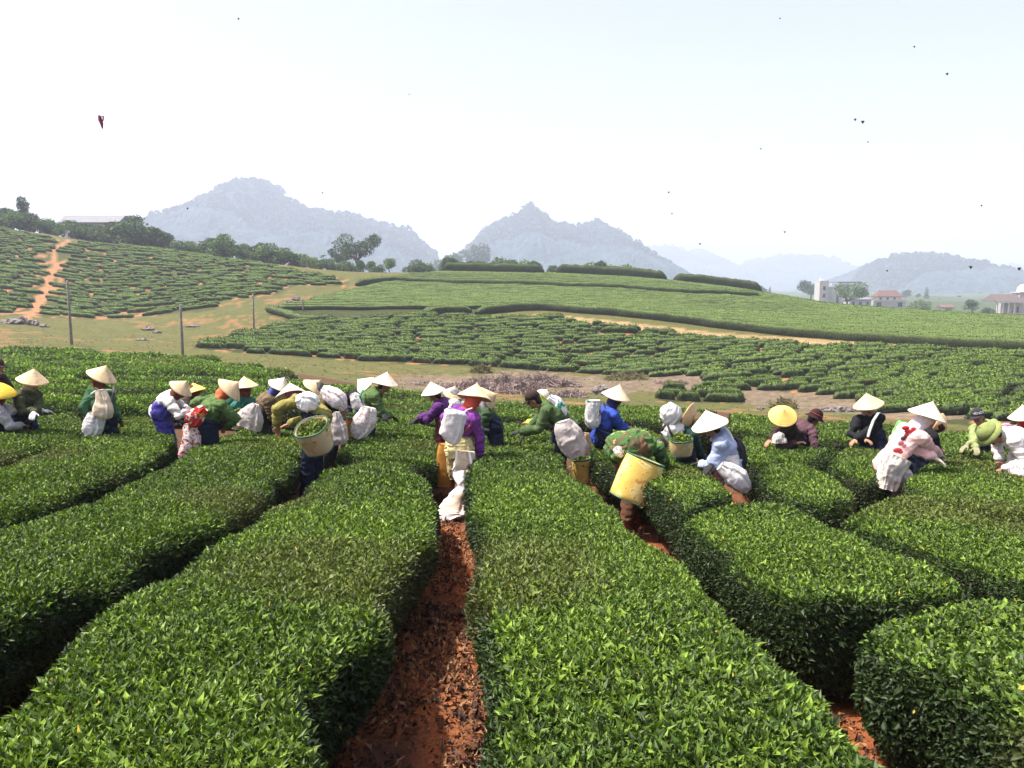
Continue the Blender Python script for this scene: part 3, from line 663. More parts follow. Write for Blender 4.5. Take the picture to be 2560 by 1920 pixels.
# ------------------------------------------------------------ hills on the horizon
M_HILL = mat_tint('forested_hill', .95, .02, .5, 1., .05, 8.)
def far_hill(name, prof, dist, depth, seed, amp=13, base=-12):
    prof = np.array(prof, float); prof[:, 1] += 6; P = np.stack([at(x, y, dist) for x, y in prof]); X = P[:, 0]; Z = P[:, 2]
    nx = int((X[-1]-X[0])/(dist/750)); ny = 170
    xs = np.linspace(X[0], X[-1], nx); h = pchip(X, Z, xs)-base; ys = np.linspace(-1, 1, ny)
    XX, YY = np.meshgrid(xs, ys, indexing='ij')
    prof_y = np.clip(1-np.abs(YY), 0, 1)**.75
    Q = np.stack([XX, YY*depth, 0*XX], -1).reshape(-1, 3)
    r1 = fbm(Q, .006, 3, seed).reshape(nx, ny); r2 = fbm(Q, .018, 3, seed+4).reshape(nx, ny); r3 = (1-np.abs(2*vn(Q, .065, seed+8)-1)).reshape(nx, ny); r4 = (1-np.abs(2*vn(Q, .15, seed+9)-1)).reshape(nx, ny)
    ZZ = base+h[:, None]*prof_y*(1+(r1-.5)*.35*np.abs(YY)*2)+(r2-.5)*amp*1.6*np.clip(prof_y*4, 0, 1)+(r3-.6)*amp*.8+(r4-.6)*amp*.45
    W = np.stack([XX*(dist+YY*depth*.0)/dist, dist+YY*depth, ZZ], -1)
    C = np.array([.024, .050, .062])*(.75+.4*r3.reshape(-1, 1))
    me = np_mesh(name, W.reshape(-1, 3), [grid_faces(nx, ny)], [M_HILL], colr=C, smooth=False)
    link('hills', me, kind='structure')
    rg = np.random.default_rng(seed+70); m = 1500; ii = rg.integers(2, nx-2, m); jj = (ny*rg.uniform(.28, .56, m)).astype(int); sc_ = dist/800
    cpt = W[ii, jj]; rad = rg.uniform(2.2, 5.5, m)*sc_**.7; q = 26; d = unit(rg.normal(size=(m, q, 3))); d[..., 2] = np.abs(d[..., 2])*1.2-.15
    p = (cpt[:, None]+d*(rad*.9)[:, None, None]).reshape(-1, 3)+np.array([0, 0, 1.0]); ax = unit(rg.normal(size=p.shape)); sd = unit(np.cross(ax, rg.normal(size=p.shape))); L = np.repeat(rad, q)[:, None]*.42
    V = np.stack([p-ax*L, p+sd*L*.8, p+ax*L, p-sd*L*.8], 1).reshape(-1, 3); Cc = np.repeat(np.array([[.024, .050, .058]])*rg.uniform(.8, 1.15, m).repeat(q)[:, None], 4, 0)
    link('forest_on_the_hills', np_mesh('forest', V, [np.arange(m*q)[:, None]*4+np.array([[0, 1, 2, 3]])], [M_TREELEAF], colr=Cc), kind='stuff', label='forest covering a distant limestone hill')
    return xs, h+base
far_hill('hill', [(250, 640), (320, 600), (359, 566), (405, 540), (463, 518), (503, 506), (550, 472), (608, 449), (637, 443), (671, 449), (706, 478), (747, 512), (810, 523), (868, 532), (926, 552), (995, 570), (1042, 593), (1075, 618), (1095, 655), (1110, 690)], 1700, 560, 1)
far_hill('hill', [(1080, 690), (1120, 662), (1152, 633), (1186, 604), (1227, 570), (1280, 548), (1315, 522), (1338, 528), (1384, 554), (1430, 563), (1494, 557), (1535, 571), (1581, 606), (1627, 641), (1673, 681), (1720, 720)], 1750, 520, 2)
far_hill('hill', [(1540, 700), (1600, 640), (1621, 623), (1673, 618), (1714, 632), (1743, 625), (1783, 647), (1818, 680), (1860, 720)], 3600, 900, 3, 20)
far_hill('hill', [(1760, 720), (1818, 676), (1888, 655), (1969, 638), (2032, 638), (2055, 664), (2102, 676), (2142, 704), (2200, 740)], 3500, 900, 4, 20)
far_hill('hill', [(2100, 760), (2148, 704), (2194, 658), (2235, 647), (2298, 641), (2350, 641), (2379, 655), (2414, 658), (2443, 687), (2480, 693), (2524, 704), (2560, 730), (2640, 760)], 1650, 420, 5, 12)
far_hill('hill', [(2380, 720), (2443, 676), (2484, 664), (2560, 670), (2700, 655), (2900, 690), (3100, 740)], 3500, 900, 6, 20)
far_hill('hill', [(-900, 600), (-500, 520), (-200, 540), (-30, 590), (60, 640), (200, 700)], 1600, 500, 7)
# ------------------------------------------------------------ trees
def tree_mesh(seed, h, w, kind='round', leaf=.32, n=1500, green=(.05, .10, .025)):
    """returns (trunk mesh, crown mesh); tapered trunk, limbs, clumps of leaves"""
    rg = np.random.default_rng(seed); S = Shape(); g = np.array(green)
    th = h*(.35 if kind != 'bush' else .12)
    lean = rg.normal(size=2)*h*.03
    S.tube([(0, 0, -.5), (lean[0]*.5, lean[1]*.5, th*.6), (lean[0], lean[1], th*1.3), (lean[0]*1.3, lean[1]*1.3, h*.75)], [h*.035, h*.028, h*.02, h*.008], n=7)
    K = {'round': 9, 'bush': 10, 'spread': 13, 'tall': 12, 'cone': 12, 'bamboo': 10}[kind]; cl = []
    for k in range(K):
        a = rg.uniform(0, 6.28); q = (k+.5)/K
        if kind == 'spread': r = w*.42*math.sqrt(rg.uniform(.05, 1)); z = h*rg.uniform(.62, .95)-r*.12; rad = w*rg.uniform(.13, .2)
        elif kind == 'tall': r = w*.25*rg.random(); z = h*(.35+.6*q); rad = w*rg.uniform(.22, .32)
        elif kind == 'cone': r = w*.06; z = h*(.15+.8*q); rad = w*.5*(1.08-q)
        elif kind == 'bush': r = w*.36*math.sqrt(rg.random()); z = h*rg.uniform(.25, .8); rad = w*rg.uniform(.16, .27)
        elif kind == 'bamboo': r = w*.32*rg.random(); z = h*rg.uniform(.35, .9); rad = w*rg.uniform(.12, .2)
        else: r = w*.3*math.sqrt(rg.random()); z = h*rg.uniform(.45, .88); rad = w*rg.uniform(.18, .28)
        c = np.array([r*math.cos(a), r*math.sin(a), z]); cl.append((c, rad, rg.uniform(.65, 1.25)))
        S.tube([(lean[0], lean[1], th), (c*[.5, .5, 0]+np.array([0, 0, (th+z)/2])), c], [h*.014, h*.009, h*.004], n=5)
    V, C = [], []
    tot = sum(r*r for _, r, _ in cl); zmin = .8 if kind == 'cone' else .75
    ps, ns, cs = [], [], []
    for c, r, br in cl:
        m = int(n*r*r/tot); d = unit(rg.normal(size=(m, 3))); rr = r*rg.uniform(.35, 1.08, m)**.6
        lum = 1+.5*(vn(d*1.7+c, 1.0, seed)-.5)
        p = c+d*(rr*lum)[:, None]*np.array([1, 1, zmin]); ps.append(p); ns.append(d); cs.append(np.full(m, br))
    p = np.concatenate(ps); nn = np.concatenate(ns); b = np.concatenate(cs)
    ax = unit(nn+rg.normal(size=p.shape)*.8); sd = unit(np.cross(ax, rg.normal(size=p.shape))); L = leaf*rg.uniform(.6, 1.4, len(p))[:, None]
    V = np.stack([p, p+ax*L*.5+sd*L*.4, p+ax*L, p+ax*L*.5-sd*L*.4], 1).reshape(-1, 3)
    Fq = np.arange(len(p))[:, None]*4+np.array([[0, 1, 2, 3]])
    C = np.repeat(g[None]*(b*rg.uniform(.6, 1.5, len(p)))[:, None], 4, 0)
    return S.mesh('trunk', M_BARK), np_mesh('crown', V, [Fq], [M_TREELEAF], colr=C)
def palm_mesh(seed, h, nf=11, fl=2.2, banana=False, green=(.07, .14, .03)):
    rg = np.random.default_rng(seed); S = Shape(); S.tube([(0, 0, -.4), (.05*h, 0, h*.5), (.06*h, .02*h, h)], [h*.03, h*.022, h*.02], n=7)
    V, Fq, C = [], [], []; o = 0; top = np.array([.06*h, .02*h, h])
    for k in range(nf):
        a = k*2.4+rg.uniform(0, .5); el = rg.uniform(.3, 1.2); d = np.array([math.cos(a), math.sin(a), 0]); L = fl*rg.uniform(.8, 1.15); sd = np.array([-d[1], d[0], 0])
        s = np.linspace(0, 1, 8)[:, None]; c = top+d*s*L*math.cos(el)+np.array([0, 0, 1])*(s*math.sin(el)*L-s**2*L*(.55+.2*rg.random()))
        w = (np.sin(np.clip(s*math.pi, .25, 3.05))*(.20 if not banana else .26)*(1+.3*rg.random()))*L*.6
        jag = 1+.5*rg.uniform(-1, 1, (8, 1))*(0 if banana else 1)
        l = c+sd*w*jag+[0, 0, -.0]-np.array([0, 0, 1])*w*.5; r = c-sd*w*jag-np.array([0, 0, 1])*w*.5
        V.append(np.concatenate([l, c, r])); i = np.arange(7)[:, None]
        Fq.append(np.concatenate([i+np.array([[0, 8, 9, 1]]), i+np.array([[8, 16, 17, 9]])])+o); o += 24; C.append(np.full((24, 3), 1.)*np.array(green)*rg.uniform(.6, 1.4))
    return S.mesh('trunk', M_BARK), np_mesh('crown', np.concatenate(V), [np.concatenate(Fq)], [M_TREELEAF], colr=np.concatenate(C))
protos = {}
def proto(key):
    if key not in protos:
        kind, i = key
        G = [(.065, .11, .045), (.08, .135, .05), (.055, .095, .045), (.105, .165, .055)]
        if kind == 'palm': protos[key] = palm_mesh(i+50, 5, 13, 2.0)
        elif kind == 'banana': protos[key] = palm_mesh(i+60, 2.5, 9, 2.6, True, (.10, .17, .04))
        else:
            h, w, n, lf = {'round': (6, 5, 2200, .30), 'bush': (3.4, 4.4, 1900, .27), 'spread': (11, 12, 4200, .36), 'tall': (9, 4, 2200, .34), 'cone': (9, 2.8, 1500, .3), 'bamboo': (7, 4.5, 2000, .33)}[kind]
            protos[key] = tree_mesh(hash(kind) % 7+i*11+3 if False else (len(kind)*13+i*11+3), h, w, kind, lf, n, G[i % 4])
    return protos[key]
def place_tree(kind, i, x, y, z, s, name, label, cat, group=None, sz=None, rot=None):
    t, c = proto((kind, i)); o = thing(name, label, cat, (x, y, z), group); o.scale = (s, s, sz or s); o.rotation_euler = (0, 0, random.uniform(0, 6.28) if rot is None else rot)
    link('trunk', t, o); link('crown', c, o); return o
def crest_tree(px_, Y, h_px, kind, i, name, label, cat, group=None, wfac=None, base_py=None):
    """h_px: image row of the tree top; stands on the ground at distance Y"""
    x = float(at(px_, 650, Y)[0]); z = float(ground(x, Y))-.3 if base_py is None else float(at(px_, base_py, Y)[2])
    H0 = {'round': 5.6, 'bush': 3.4, 'spread': 10.8, 'tall': 9.6, 'cone': 9, 'bamboo': 7, 'palm': 6, 'banana': 4}[kind]
    top = float(at(px_, h_px, Y)[2]); s = max(.35, (top-z)/H0)
    place_tree(kind, i, x, Y, z, s if wfac is None else s*wfac, name, label, cat, group, s)
rT = random.Random(4)
# hedge of trees and bamboo along the left crest
tops = ([-120, 0, 60, 120, 160, 215, 260, 320, 345, 365, 385, 405, 425, 450], [520, 524, 530, 550, 556, 560, 566, 556, 548, 560, 574, 580, 600, 612])
x_ = -150.
while x_ < 432:
    tp = np.interp(x_, *tops)+rT.uniform(-5, 8)
    crest_tree(x_, rT.uniform(200, 210), tp, rT.choice(['bush', 'round', 'bush']), rT.choice([0, 0, 1, 2]), 'tree', 'dense dark green tree in the belt along the crest of the left hill', 'tree', 'trees in the belt on the left crest', 1.35)
    x_ += rT.uniform(13, 21)
crest_tree(68, 215, 486, 'tall', 2, 'tree', 'tall feathery tree standing above the belt at the far left', 'tree')
crest_tree(-15, 213, 492, 'tall', 0, 'tree', 'tree top cut by the left edge of the picture above the belt', 'tree')
crest_tree(338, 206, 546, 'round', 1, 'tree', 'rounded tree just right of the long grey roof', 'tree')
crest_tree(395, 203, 568, 'round', 2, 'tree', 'loose bushy tree at the right end of the dark belt', 'tree')
tops2 = ([430, 470, 520, 560, 590, 640, 700, 740, 790, 840, 900, 950], [602, 606, 606, 590, 612, 610, 620, 632, 645, 650, 655, 655])
x_ = 440.
while x_ < 955:
    tp = np.interp(x_, *tops2)+rT.uniform(-6, 10)
    crest_tree(x_, rT.uniform(186, 204), tp, rT.choice(['bush', 'round', 'bush']), rT.choice([1, 3, 1, 0]), 'tree', 'mid green tree in the mixed growth between the left hill and the terraced hill', 'tree', 'trees in the saddle between the hills', 1.25)
    x_ += rT.uniform(13, 20)
crest_tree(560, 198, 588, 'round', 3, 'tree', 'pale green tree rising above the growth beside the tall blue hill', 'tree')
for q, (a, b) in enumerate(((690, 612), (712, 618), (728, 622))):
    crest_tree(a, 192, b, 'banana', q, 'banana_plant', 'banana plant with broad arching leaves in the saddle', 'banana plant', 'banana plants in the saddle')
for q, (a, b) in enumerate(((762, 632), (785, 640), (806, 634))):
    crest_tree(a, 186, b, 'palm', q, 'palm_tree', 'short palm with drooping fronds in the saddle', 'palm tree', 'short palms in the saddle')
crest_tree(893, 215, 586, 'spread', 2, 'tree', 'big dark spreading tree standing alone above the saddle', 'tree')
crest_tree(850, 212, 622, 'spread', 2, 'tree', 'smaller dark tree just left of the big spreading tree', 'tree', None, .8)
crest_tree(974, 186, 648, 'round', 3, 'tree', 'round pale flowering tree at the foot of the big spreading tree', 'tree', None, 1.1)
for a, b, i in ((1030, 655, 0), (1052, 650, 1), (1068, 660, 1)): crest_tree(a, 200, b, 'bush', i, 'tree', 'low bush at the left end of the windbreak hedges', 'bush', 'bushes left of the windbreak')
crest_tree(1112, 700, 628, 'round', 2, 'tree', 'hazy round tree in the notch between the two blue hills', 'tree')
crest_tree(1192, 800, 602, 'tall', 2, 'tree', 'hazy columnar tree in front of the second blue hill', 'tree', None, 1.6)
x_ = 1110.
while x_ < 1560:
    crest_tree(x_, rT.uniform(192, 215), rT.uniform(642, 660) if x_ < 1380 else rT.uniform(655, 672), rT.choice(['bush', 'round']), rT.choice([1, 3, 0]), 'tree', 'low tree peeping over the windbreak hedges on the crest', 'tree', 'trees behind the windbreak hedges')
    x_ += rT.uniform(22, 44)
for a, b in ((1478, 648), (1512, 656), (1524, 656)): crest_tree(a, 200, b, 'palm', 1, 'palm_tree', 'small palm tree rising behind the windbreak hedges', 'palm tree', 'palms behind the windbreak hedges')
crest_tree(1324, 1740, 502, 'round', 2, 'tree', 'lone tree on the very summit of the second blue hill', 'tree', None, 1., 530)
crest_tree(503, 1690, 485, 'round', 2, 'tree', 'lone tree on the left shoulder of the tall blue hill', 'tree', None, .8, 510)
# trees among the houses on the right
for a, Y, tp, kd, i, lb, wf in ((2030, 480, 698, 'round', 2, 'dark bushy tree left of the grey tower house', 1.1), (1928, 520, 712, 'cone', 2, 'small dark conifer at the end of the windbreak hedges', 1.), (1905, 560, 712, 'round', 2, 'distant round tree right of the windbreak hedges', 1.),
        (2128, 300, 708, 'spread', 1, 'spreading green tree in front of the tower house', 1.25), (2270, 700, 727, 'round', 0, 'hazy tree right of the house with the red roof', 1.3), (2300, 680, 735, 'round', 0, 'second hazy tree right of the red roof', 1.3),
        (2306, 330, 746, 'bush', 3, 'yellow green bush between the two groups of houses', 1.2), (2322, 700, 711, 'cone', 2, 'slim dark conifer standing alone between the houses', 1.), (2405, 800, 738, 'round', 2, 'hazy blue tree left of the house with the dome', 1.6),
        (2440, 300, 752, 'round', 1, 'bushy green tree just left of the house with the dome', 1.5), (2478, 290, 765, 'bush', 0, 'low green bush at the foot of the house with the dome', 1.2), (1960, 650, 738, 'bush', 0, 'low hazy bush left of the dark bushy tree', 1.5), (1990, 650, 742, 'bush', 2, 'second low hazy bush near the dark bushy tree', 1.5), (2355, 650, 752, 'bush', 0, 'hazy low bush right of the slim conifer', 1.6), (2380, 330, 768, 'bush', 1, 'small bush in front of the hazy blue tree', 1.)):
    crest_tree(a, Y, tp, kd, i, 'tree', lb, 'tree' if kd != 'bush' else 'bush', None, wf)
# ------------------------------------------------------------ buildings
M_WALLW = mat_simple('white_plaster', (.42, .41, .40), .9, .12, 1.5, .2, 20)
M_WALLG = mat_simple('grey_plaster', (.42, .42, .41), .9, .15, 1.5, .2, 20)
M_ROOFR = mat_simple('red_roof_tile', (.14, .085, .07), .85, .2, 3, .4, 12)
M_ROOFG = mat_simple('grey_roof_sheet', (.17, .18, .20), .7, .15, 2, .3, 12)
M_ROOFB = mat_simple('brown_roof_tile', (.11, .09, .085), .85, .2, 3, .4, 12)
M_DARK = mat_simple('window_glass', (.05, .06, .07), .25, .2, 5, spec=.5)
M_DOME = mat_simple('pale_dome', (.75, .76, .74), .5, .1, 3)
def bxm(name, c, s, m, parent, M=None): S = Shape(); S.box(c, s, M); return link(name, S.mesh(name, m, False), parent)
def gable(name, c, s, h, m, parent, hip=.0, over=.5):
    x, y, z = c; a, b = s[0]/2+over, s[1]/2+over; r = a*(1-hip)
    V = np.array([[-a, -b, 0], [a, -b, 0], [a, b, 0], [-a, b, 0], [-r, 0, h], [r, 0, h], [-a, -b, -.25], [a, -b, -.25], [a, b, -.25], [-a, b, -.25]])+[x, y, z]
    me = np_mesh(name, V, [np.array([[0, 1, 5, 4], [2, 3, 4, 5], [6, 7, 1, 0], [7, 8, 2, 1], [8, 9, 3, 2], [9, 6, 0, 3], [9, 8, 7, 6]]), np.array([[1, 2, 5], [3, 0, 4]])], [m]); return link(name, me, parent)
def windows(o, xs, z, y, w, h, frame=True):
    for x in xs:
        f = bxm('window', (x, y, z), (w+.2, .12, h+.2), M_WALLW, o); bxm('pane', (x, y-.08, z), (w, .06, h), M_DARK, f)
def house(label, pxl, pxr, py_base, Y, cat='house'):
    a, b = at(pxl, py_base, Y), at(pxr, py_base, Y); o = thing('house', label, cat, ((a[0]+b[0])/2, Y, a[2])); return o, b[0]-a[0]
def hz(py0, py1, Y): return float(at(1280, py1, Y)[2]-at(1280, py0, Y)[2])
# long farm building behind the left crest
Yb = 222; A = at(165, 572, Yb); B = at(316, 572, Yb); o = thing('farm_building', 'long low building with a grey sheet roof behind the trees on the left crest', 'building', ((A[0]+B[0])/2, Yb, A[2]-2.5)); w_ = B[0]-A[0]; o.location.z += 1.3
bxm('wall', (0, 0, 1.2), (w_-1, 7, 3.0), M_WALLW, o); gable('roof', (0, 0, 2.7), (w_-1, 7), 2.2, M_ROOFG, o)
# tower house
o, w_ = house('unfinished grey tower house with a lower wing and flat roof', 2040, 2200, 775, 345); h1 = hz(775, 702, 345)
k = 345/F
bxm('tower', (-w_/2+11*k, 0, h1/2), (22*k, 6, h1), M_WALLW, o); bxm('tower', (-w_/2+33*k, 1.5, h1*.40), (22*k, 7, h1*.80), M_WALLG, o)
bxm('wing', (10*k, 3, h1*.33), (74*k, 8, h1*.66), M_WALLG, o); bxm('roof', (-2*k, 3, h1*.95), (60*k, 8, .5), M_ROOFG, o)
for q in (-26, -8, 10, 26): bxm('column', (q*k, -.7, h1*.79), (.4, .4, h1*.3), M_WALLG, o)
windows(o, [-w_/2+11*k], h1*.75, -3.05, 1.1, 1.6); windows(o, [-w_/2+11*k], h1*.5, -3.05, 1.1, 1.6); windows(o, [-w_/2+11*k], h1*.25, -3.05, 1.1, 1.6)
windows(o, [-14*k, 2*k, 18*k, 34*k], h1*.42, -1.05, 1.2, 1.4)
bxm('water_tank', (-w_/2+11*k, 0, h1+.6), (1.6, 1.2, 1.1), M_DOME, o); bxm('water_tank', (-w_/2+34*k, 1.5, h1*.84+.6), (1.6, 1.2, 1.1), M_DOME, o)
# villa with colonnade beside it
o, w_ = house('low pale pavilion half hidden by the spreading green tree', 2118, 2172, 768, 330); h1 = hz(768, 748, 330)
bxm('wall', (0, 1, h1/2), (w_, 6, h1), M_WALLW, o); gable('roof', (0, 1, h1), (w_, 6), 1.0, M_ROOFG, o, .3); windows(o, [-3, 0, 3], h1*.5, -2.05, 1., 1.3)
# red roofed house
o, w_ = house('two storey pale house with a red tiled hipped roof', 2176, 2256, 768, 335); h1 = hz(768, 752, 335); h2 = hz(768, 742, 335)
bxm('wall', (0, 1, h1/2), (w_, 7, h1), M_WALLW, o); bxm('wall', (1, 2, (h1+h2)/2), (w_*.72, 5, h2-h1+.3), M_WALLW, o)
gable('roof', (1, 2, h2+.15), (w_*.76, 5), 2.6, M_ROOFR, o, .35); bxm('balcony', (0, -2.7, h1+.25), (w_*.98, .3, .5), M_WALLG, o)
windows(o, [-4.5, 4.5], h1*.42, -2.55, 1.9, 1.9); windows(o, [-3, 0, 3], h1+.9, -.55, .9, 1.)
# house with dome
o, w_ = house('house with a gable front, columns and a pale dome on its tower', 2466, 2640, 795, 270); h1 = hz(795, 752, 270)
bxm('wall', (4, 2, h1/2-1), (w_-7, 9, h1+2), M_WALLW, o); gable('roof', (-w_/2+5.2, 0, h1), (9.6, 8), 2.3, M_ROOFB, o, .2, .3); bxm('porch_floor', (-w_/2+5.2, -1, .2), (9.2, 7, .5), M_WALLG, o)
bxm('entablature', (-w_/2+5.2, -4.1, h1-.35), (9.6, .5, .7), M_WALLW, o)
for q in np.linspace(-4.3, 1.6, 4): bxm('column', (-w_/2+5.2+q, -4.1, h1/2), (.42, .42, h1-.6), M_WALLW, o)
bxm('wall', (-w_/2+8, -2.6, h1/2), (4.6, .4, h1-.5), M_WALLG, o); windows(o, [-w_/2+7.4, -w_/2+8.8], h1*.5, -2.85, .7, 2.0)
bxm('tower', (-w_/2+12.6, 1, h1+1.3), (4.6, 4.6, 3.0), M_WALLW, o); bxm('cornice', (-w_/2+12.6, 1, h1+2.9), (5.4, 5.4, .4), M_WALLG, o)
S = Shape(); S.ell((-w_/2+12.6, 1, h1+3.3), np.eye(3), (1.9, 1.9, 2.4), 20, 12); link('dome', S.mesh('dome', M_DOME), o)
gable('roof', (2, -5.2, .6), (w_-4, 4), 1.1, M_ROOFR, o, .1)
o, w_ = house('tiny shed with an orange roof left of the house with the dome', 2348, 2378, 778, 380); bxm('wall', (0, 0, 1), (w_, 4, 2), M_WALLW, o); gable('roof', (0, 0, 2), (w_, 4), 1.3, M_ROOFR, o)
# ------------------------------------------------------------ poles
M_CONC = mat_simple('weathered_concrete', (.20, .18, .16), .9, .3, 4, .4, 30)
for a, tp, bs, Y, lb, ln in ((180, 702, 872, 72, 'tallest and nearest concrete pole, on the grass at the left', .0), (457, 765, 886, 66, 'faint thin pole standing left of the middle slope', .0), (635, 735, 830, 98, 'leaning pole at the foot of the left hill', .012), (697, 760, 818, 112, 'short pole on the grass gap between the hills', .0), (759, 745, 808, 114, 'slightly tilted pole by the lower edge of the terraced hill', -.02)):
    x = float(at(a, bs, Y)[0]); g = float(ground(x, Y)); top = float(at(a, tp, Y)[2]); h = top-g
    o = thing('utility_pole', lb, 'pole', (x, Y, g)); S = Shape(); S.tube([(0, 0, -.5), (ln*h*.5, 0, h*.5), (ln*h, 0, h)], [.14, .12, .10], n=8); link('post', S.mesh('post', M_CONC), o)
    S = Shape(); S.box((ln*h, -.13, h-.35), (.5, .05, .08)); link('bracket', S.mesh('bracket', M_CONC, False), o)
x = float(at(168, 600, 188)[0]); S = Shape(); S.box((0, 0, .8), (.5, .3, 1.9)); S.box((0.25, 0, 1.6), (.9, .3, .5)); o = link('boundary_marker', S.mesh('m', M_WALLW, False), label='small whitish marker at the top of the orange trail', category='marker'); o.location = (x, 188, float(ground(x, 188)))
# ------------------------------------------------------------ brushwood heaps, rocks and dead shrubs on the grass strip
M_TWIG = mat_simple('dry_brushwood', (.24, .185, .165), .95, .35, 2, .3, 10)
M_ROCK = mat_simple('weathered_rock', (.19, .165, .155), .95, .4, 1.2, 1., 3, dist=.1)
def brush(pxa, pxb, py_base, py_top, Y, label, n=500, seed=0, mat=None, cat='brushwood heap', name='brushwood_heap'):
    a = at(pxa, py_base, Y); b = at(pxb, py_base, Y); cx = (a[0]+b[0])/2; g = float(ground(cx, Y)); h = float(at(pxa, py_top, Y)[2])-g; h = max(h, .3); w = b[0]-a[0]; rg = np.random.default_rng(seed+int(pxa))
    Vs, Fs, o = [], [], 0
    lump = rg.uniform(.35, 1., 12)
    for i in range(n):
        u = rg.uniform(-.5, .5); hh = h*(1-(2*u)**2)**.6*np.interp((u+.5)*11, range(12), lump)
        x = u*w; y = rg.normal()*w*.14; z = hh*rg.random()**.7*max(.2, 1-abs(y)/(w*.35)); L = rg.uniform(.3, .9)*min(1, h); az = rg.uniform(0, 6.28); el = rg.normal()*.5+.15
        d = np.array([math.cos(az)*math.cos(el), math.sin(az)*math.cos(el), math.sin(el)]); p = np.array([x, y, z]); m = p+d*L*.5+rg.normal(size=3)*.08*L*2; e = p+d*L
        r = rg.uniform(.018, .05); sd = unit(np.cross(d, rg.normal(size=3))); up = np.cross(sd, d)
        ring = lambda c, q: [c+sd*q, c-sd*q*.5+up*q*.87, c-sd*q*.5-up*q*.87]
        Vs += ring(p, r)+ring(m, r*.8)+ring(e, r*.3); Fs += [[o+k2+j, o+k2+(j+1) % 3, o+k2+3+(j+1) % 3, o+k2+3+j] for k2 in (0, 3) for j in range(3)]; o += 9
    me = np_mesh('twigs', np.array(Vs), [np.array(Fs)], [mat or M_TWIG]); ob = link(name, me, label=label, category=cat); ob.location = (cx, Y, g)
    return ob
brush(1130, 1240, 980, 948, 52, 'left shoulder of the big grey brushwood heap on the grass', 900)
brush(1185, 1310, 976, 932, 54, 'biggest and tallest grey brushwood heap on the grass', 1500)
brush(1255, 1360, 984, 948, 51, 'tangled grey brushwood heap above the man in the dark cap', 900)
brush(1300, 1400, 958, 928, 58, 'pale brownish brushwood heap with bramble on top', 800)
brush(1385, 1465, 990, 970, 48, 'low flat brushwood heap between the cap and the blue jacket', 500)
brush(1395, 1450, 962, 945, 58, 'thin scatter of twigs in the middle of the grass strip', 250)
brush(1010, 1150, 966, 954, 52, 'long low line of dry twigs left of the big heap', 500)
brush(1640, 1720, 960, 946, 62, 'dry twigs under the lowest hedges of the middle slope', 300)
brush(1180, 1225, 930, 908, 66, 'olive thorny scrub above the big brushwood heap', 400, mat=mat_simple('olive_scrub', (.13, .12, .05), .95, .4, 3), cat='scrub', name='thorny_scrub')
brush(1515, 1620, 942, 926, 66, 'olive scrub along the edge of the red slope', 400, mat=bpy.data.materials['olive_scrub'], cat='scrub', name='thorny_scrub')
brush(1930, 1985, 1012, 988, 48, 'pale tangled scrub beside the yellow disc hat', 350, mat=bpy.data.materials['olive_scrub'], cat='scrub', name='thorny_scrub')
def rock(px_, py_, w_px, h_px, Y, label, seed, group=None):
    k = Y/F; x = float(at(px_, py_, Y)[0]); g = float(ground(x, Y)); S = Shape(); rg = np.random.default_rng(seed)
    S.ell((0, 0, h_px*k*.35), np.eye(3), (w_px*k/2, w_px*k*.35, h_px*k*.65), 30, 20); V, Fs = S.data(); d = V-[0, 0, h_px*k*.35]
    V = V+d*(((1-np.abs(2*fbm(V*(2.0/(w_px*k)), 1.5, 3, seed)-1))-.75)*1.5)[:, None]
    o = link('rock', np_mesh('rock', V, Fs, [M_ROCK], smooth=False), label=label, category='rock', **({'group': group} if group else {})); o.location = (x, Y, g)
rock(1503, 968, 40, 22, 52, 'large dark jagged rock left of the pale cone hat over the blue jacket', 1)
rock(1530, 970, 28, 15, 52, 'smaller dark rock leaning on the large jagged rock', 2)
for q, (a, b, w, h, Y) in enumerate(((30, 800, 40, 12, 98), (56, 796, 22, 16, 99), (80, 800, 26, 12, 98), (110, 804, 20, 7, 97), (370, 816, 24, 9, 99), (392, 822, 18, 6, 96), (356, 845, 26, 5, 86), (480, 800, 30, 5, 104), (740, 752, 18, 10, 124), (722, 758, 14, 6, 122))):
    rock(a, b, w, h, Y, 'weathered rock in the low outcrops on the far grass at the left', 10+q, 'rocks of the left outcrops')
for q, (a, b, w, h, Y) in enumerate(((2070, 1016, 26, 12, 45), (2095, 1020, 30, 14, 45), (2118, 1018, 22, 12, 45), (2140, 1022, 26, 10, 45), (2200, 1000, 20, 12, 44), (2250, 1022, 30, 9, 42), (2290, 1024, 26, 8, 42), (2390, 1024, 24, 9, 41), (2372, 1030, 16, 6, 41), (1950, 1000, 20, 10, 48), (1900, 1022, 20, 8, 46))):
    rock(a, b, w, h, Y, 'pale grey rock in the stony line below the middle slope on the right', 30+q, 'pale rocks on the right')
# tufts of grass on the strip, dead leaves on the path
rgg = np.random.default_rng(12)
n = 9000; tY = rgg.uniform(34, 110, n); tX = rgg.uniform(-.75, .72, n)*tY; tz = ground(tX, tY); q = np.stack([tX, tY, tz], -1); pq = to_px(q)
ok = (~in_poly(pq[0], pq[1], MID)) & (pq[1] < np.interp(pq[0], *BACK_EDGE)+3) & (~in_poly(pq[0], pq[1], TERR)) & (fbm(q, .25, 2, 2) > .42); q = q[ok]; n = len(q)
d = rgg.normal(size=(n, 3))*[1, 1, .1]; d = unit(d); hgt = rgg.uniform(.03, .09, n)[:, None]
V = np.stack([q-d*.10, q+d*.10, q+d*.02+[0, 0, 1]*hgt], 1).reshape(-1, 3); Ft = np.arange(n)[:, None]*3+np.array([[0, 1, 2]])
Cg = np.repeat(np.array([[.22, .24, .06]])*rgg.uniform(.6, 1.3, n)[:, None], 3, 0)
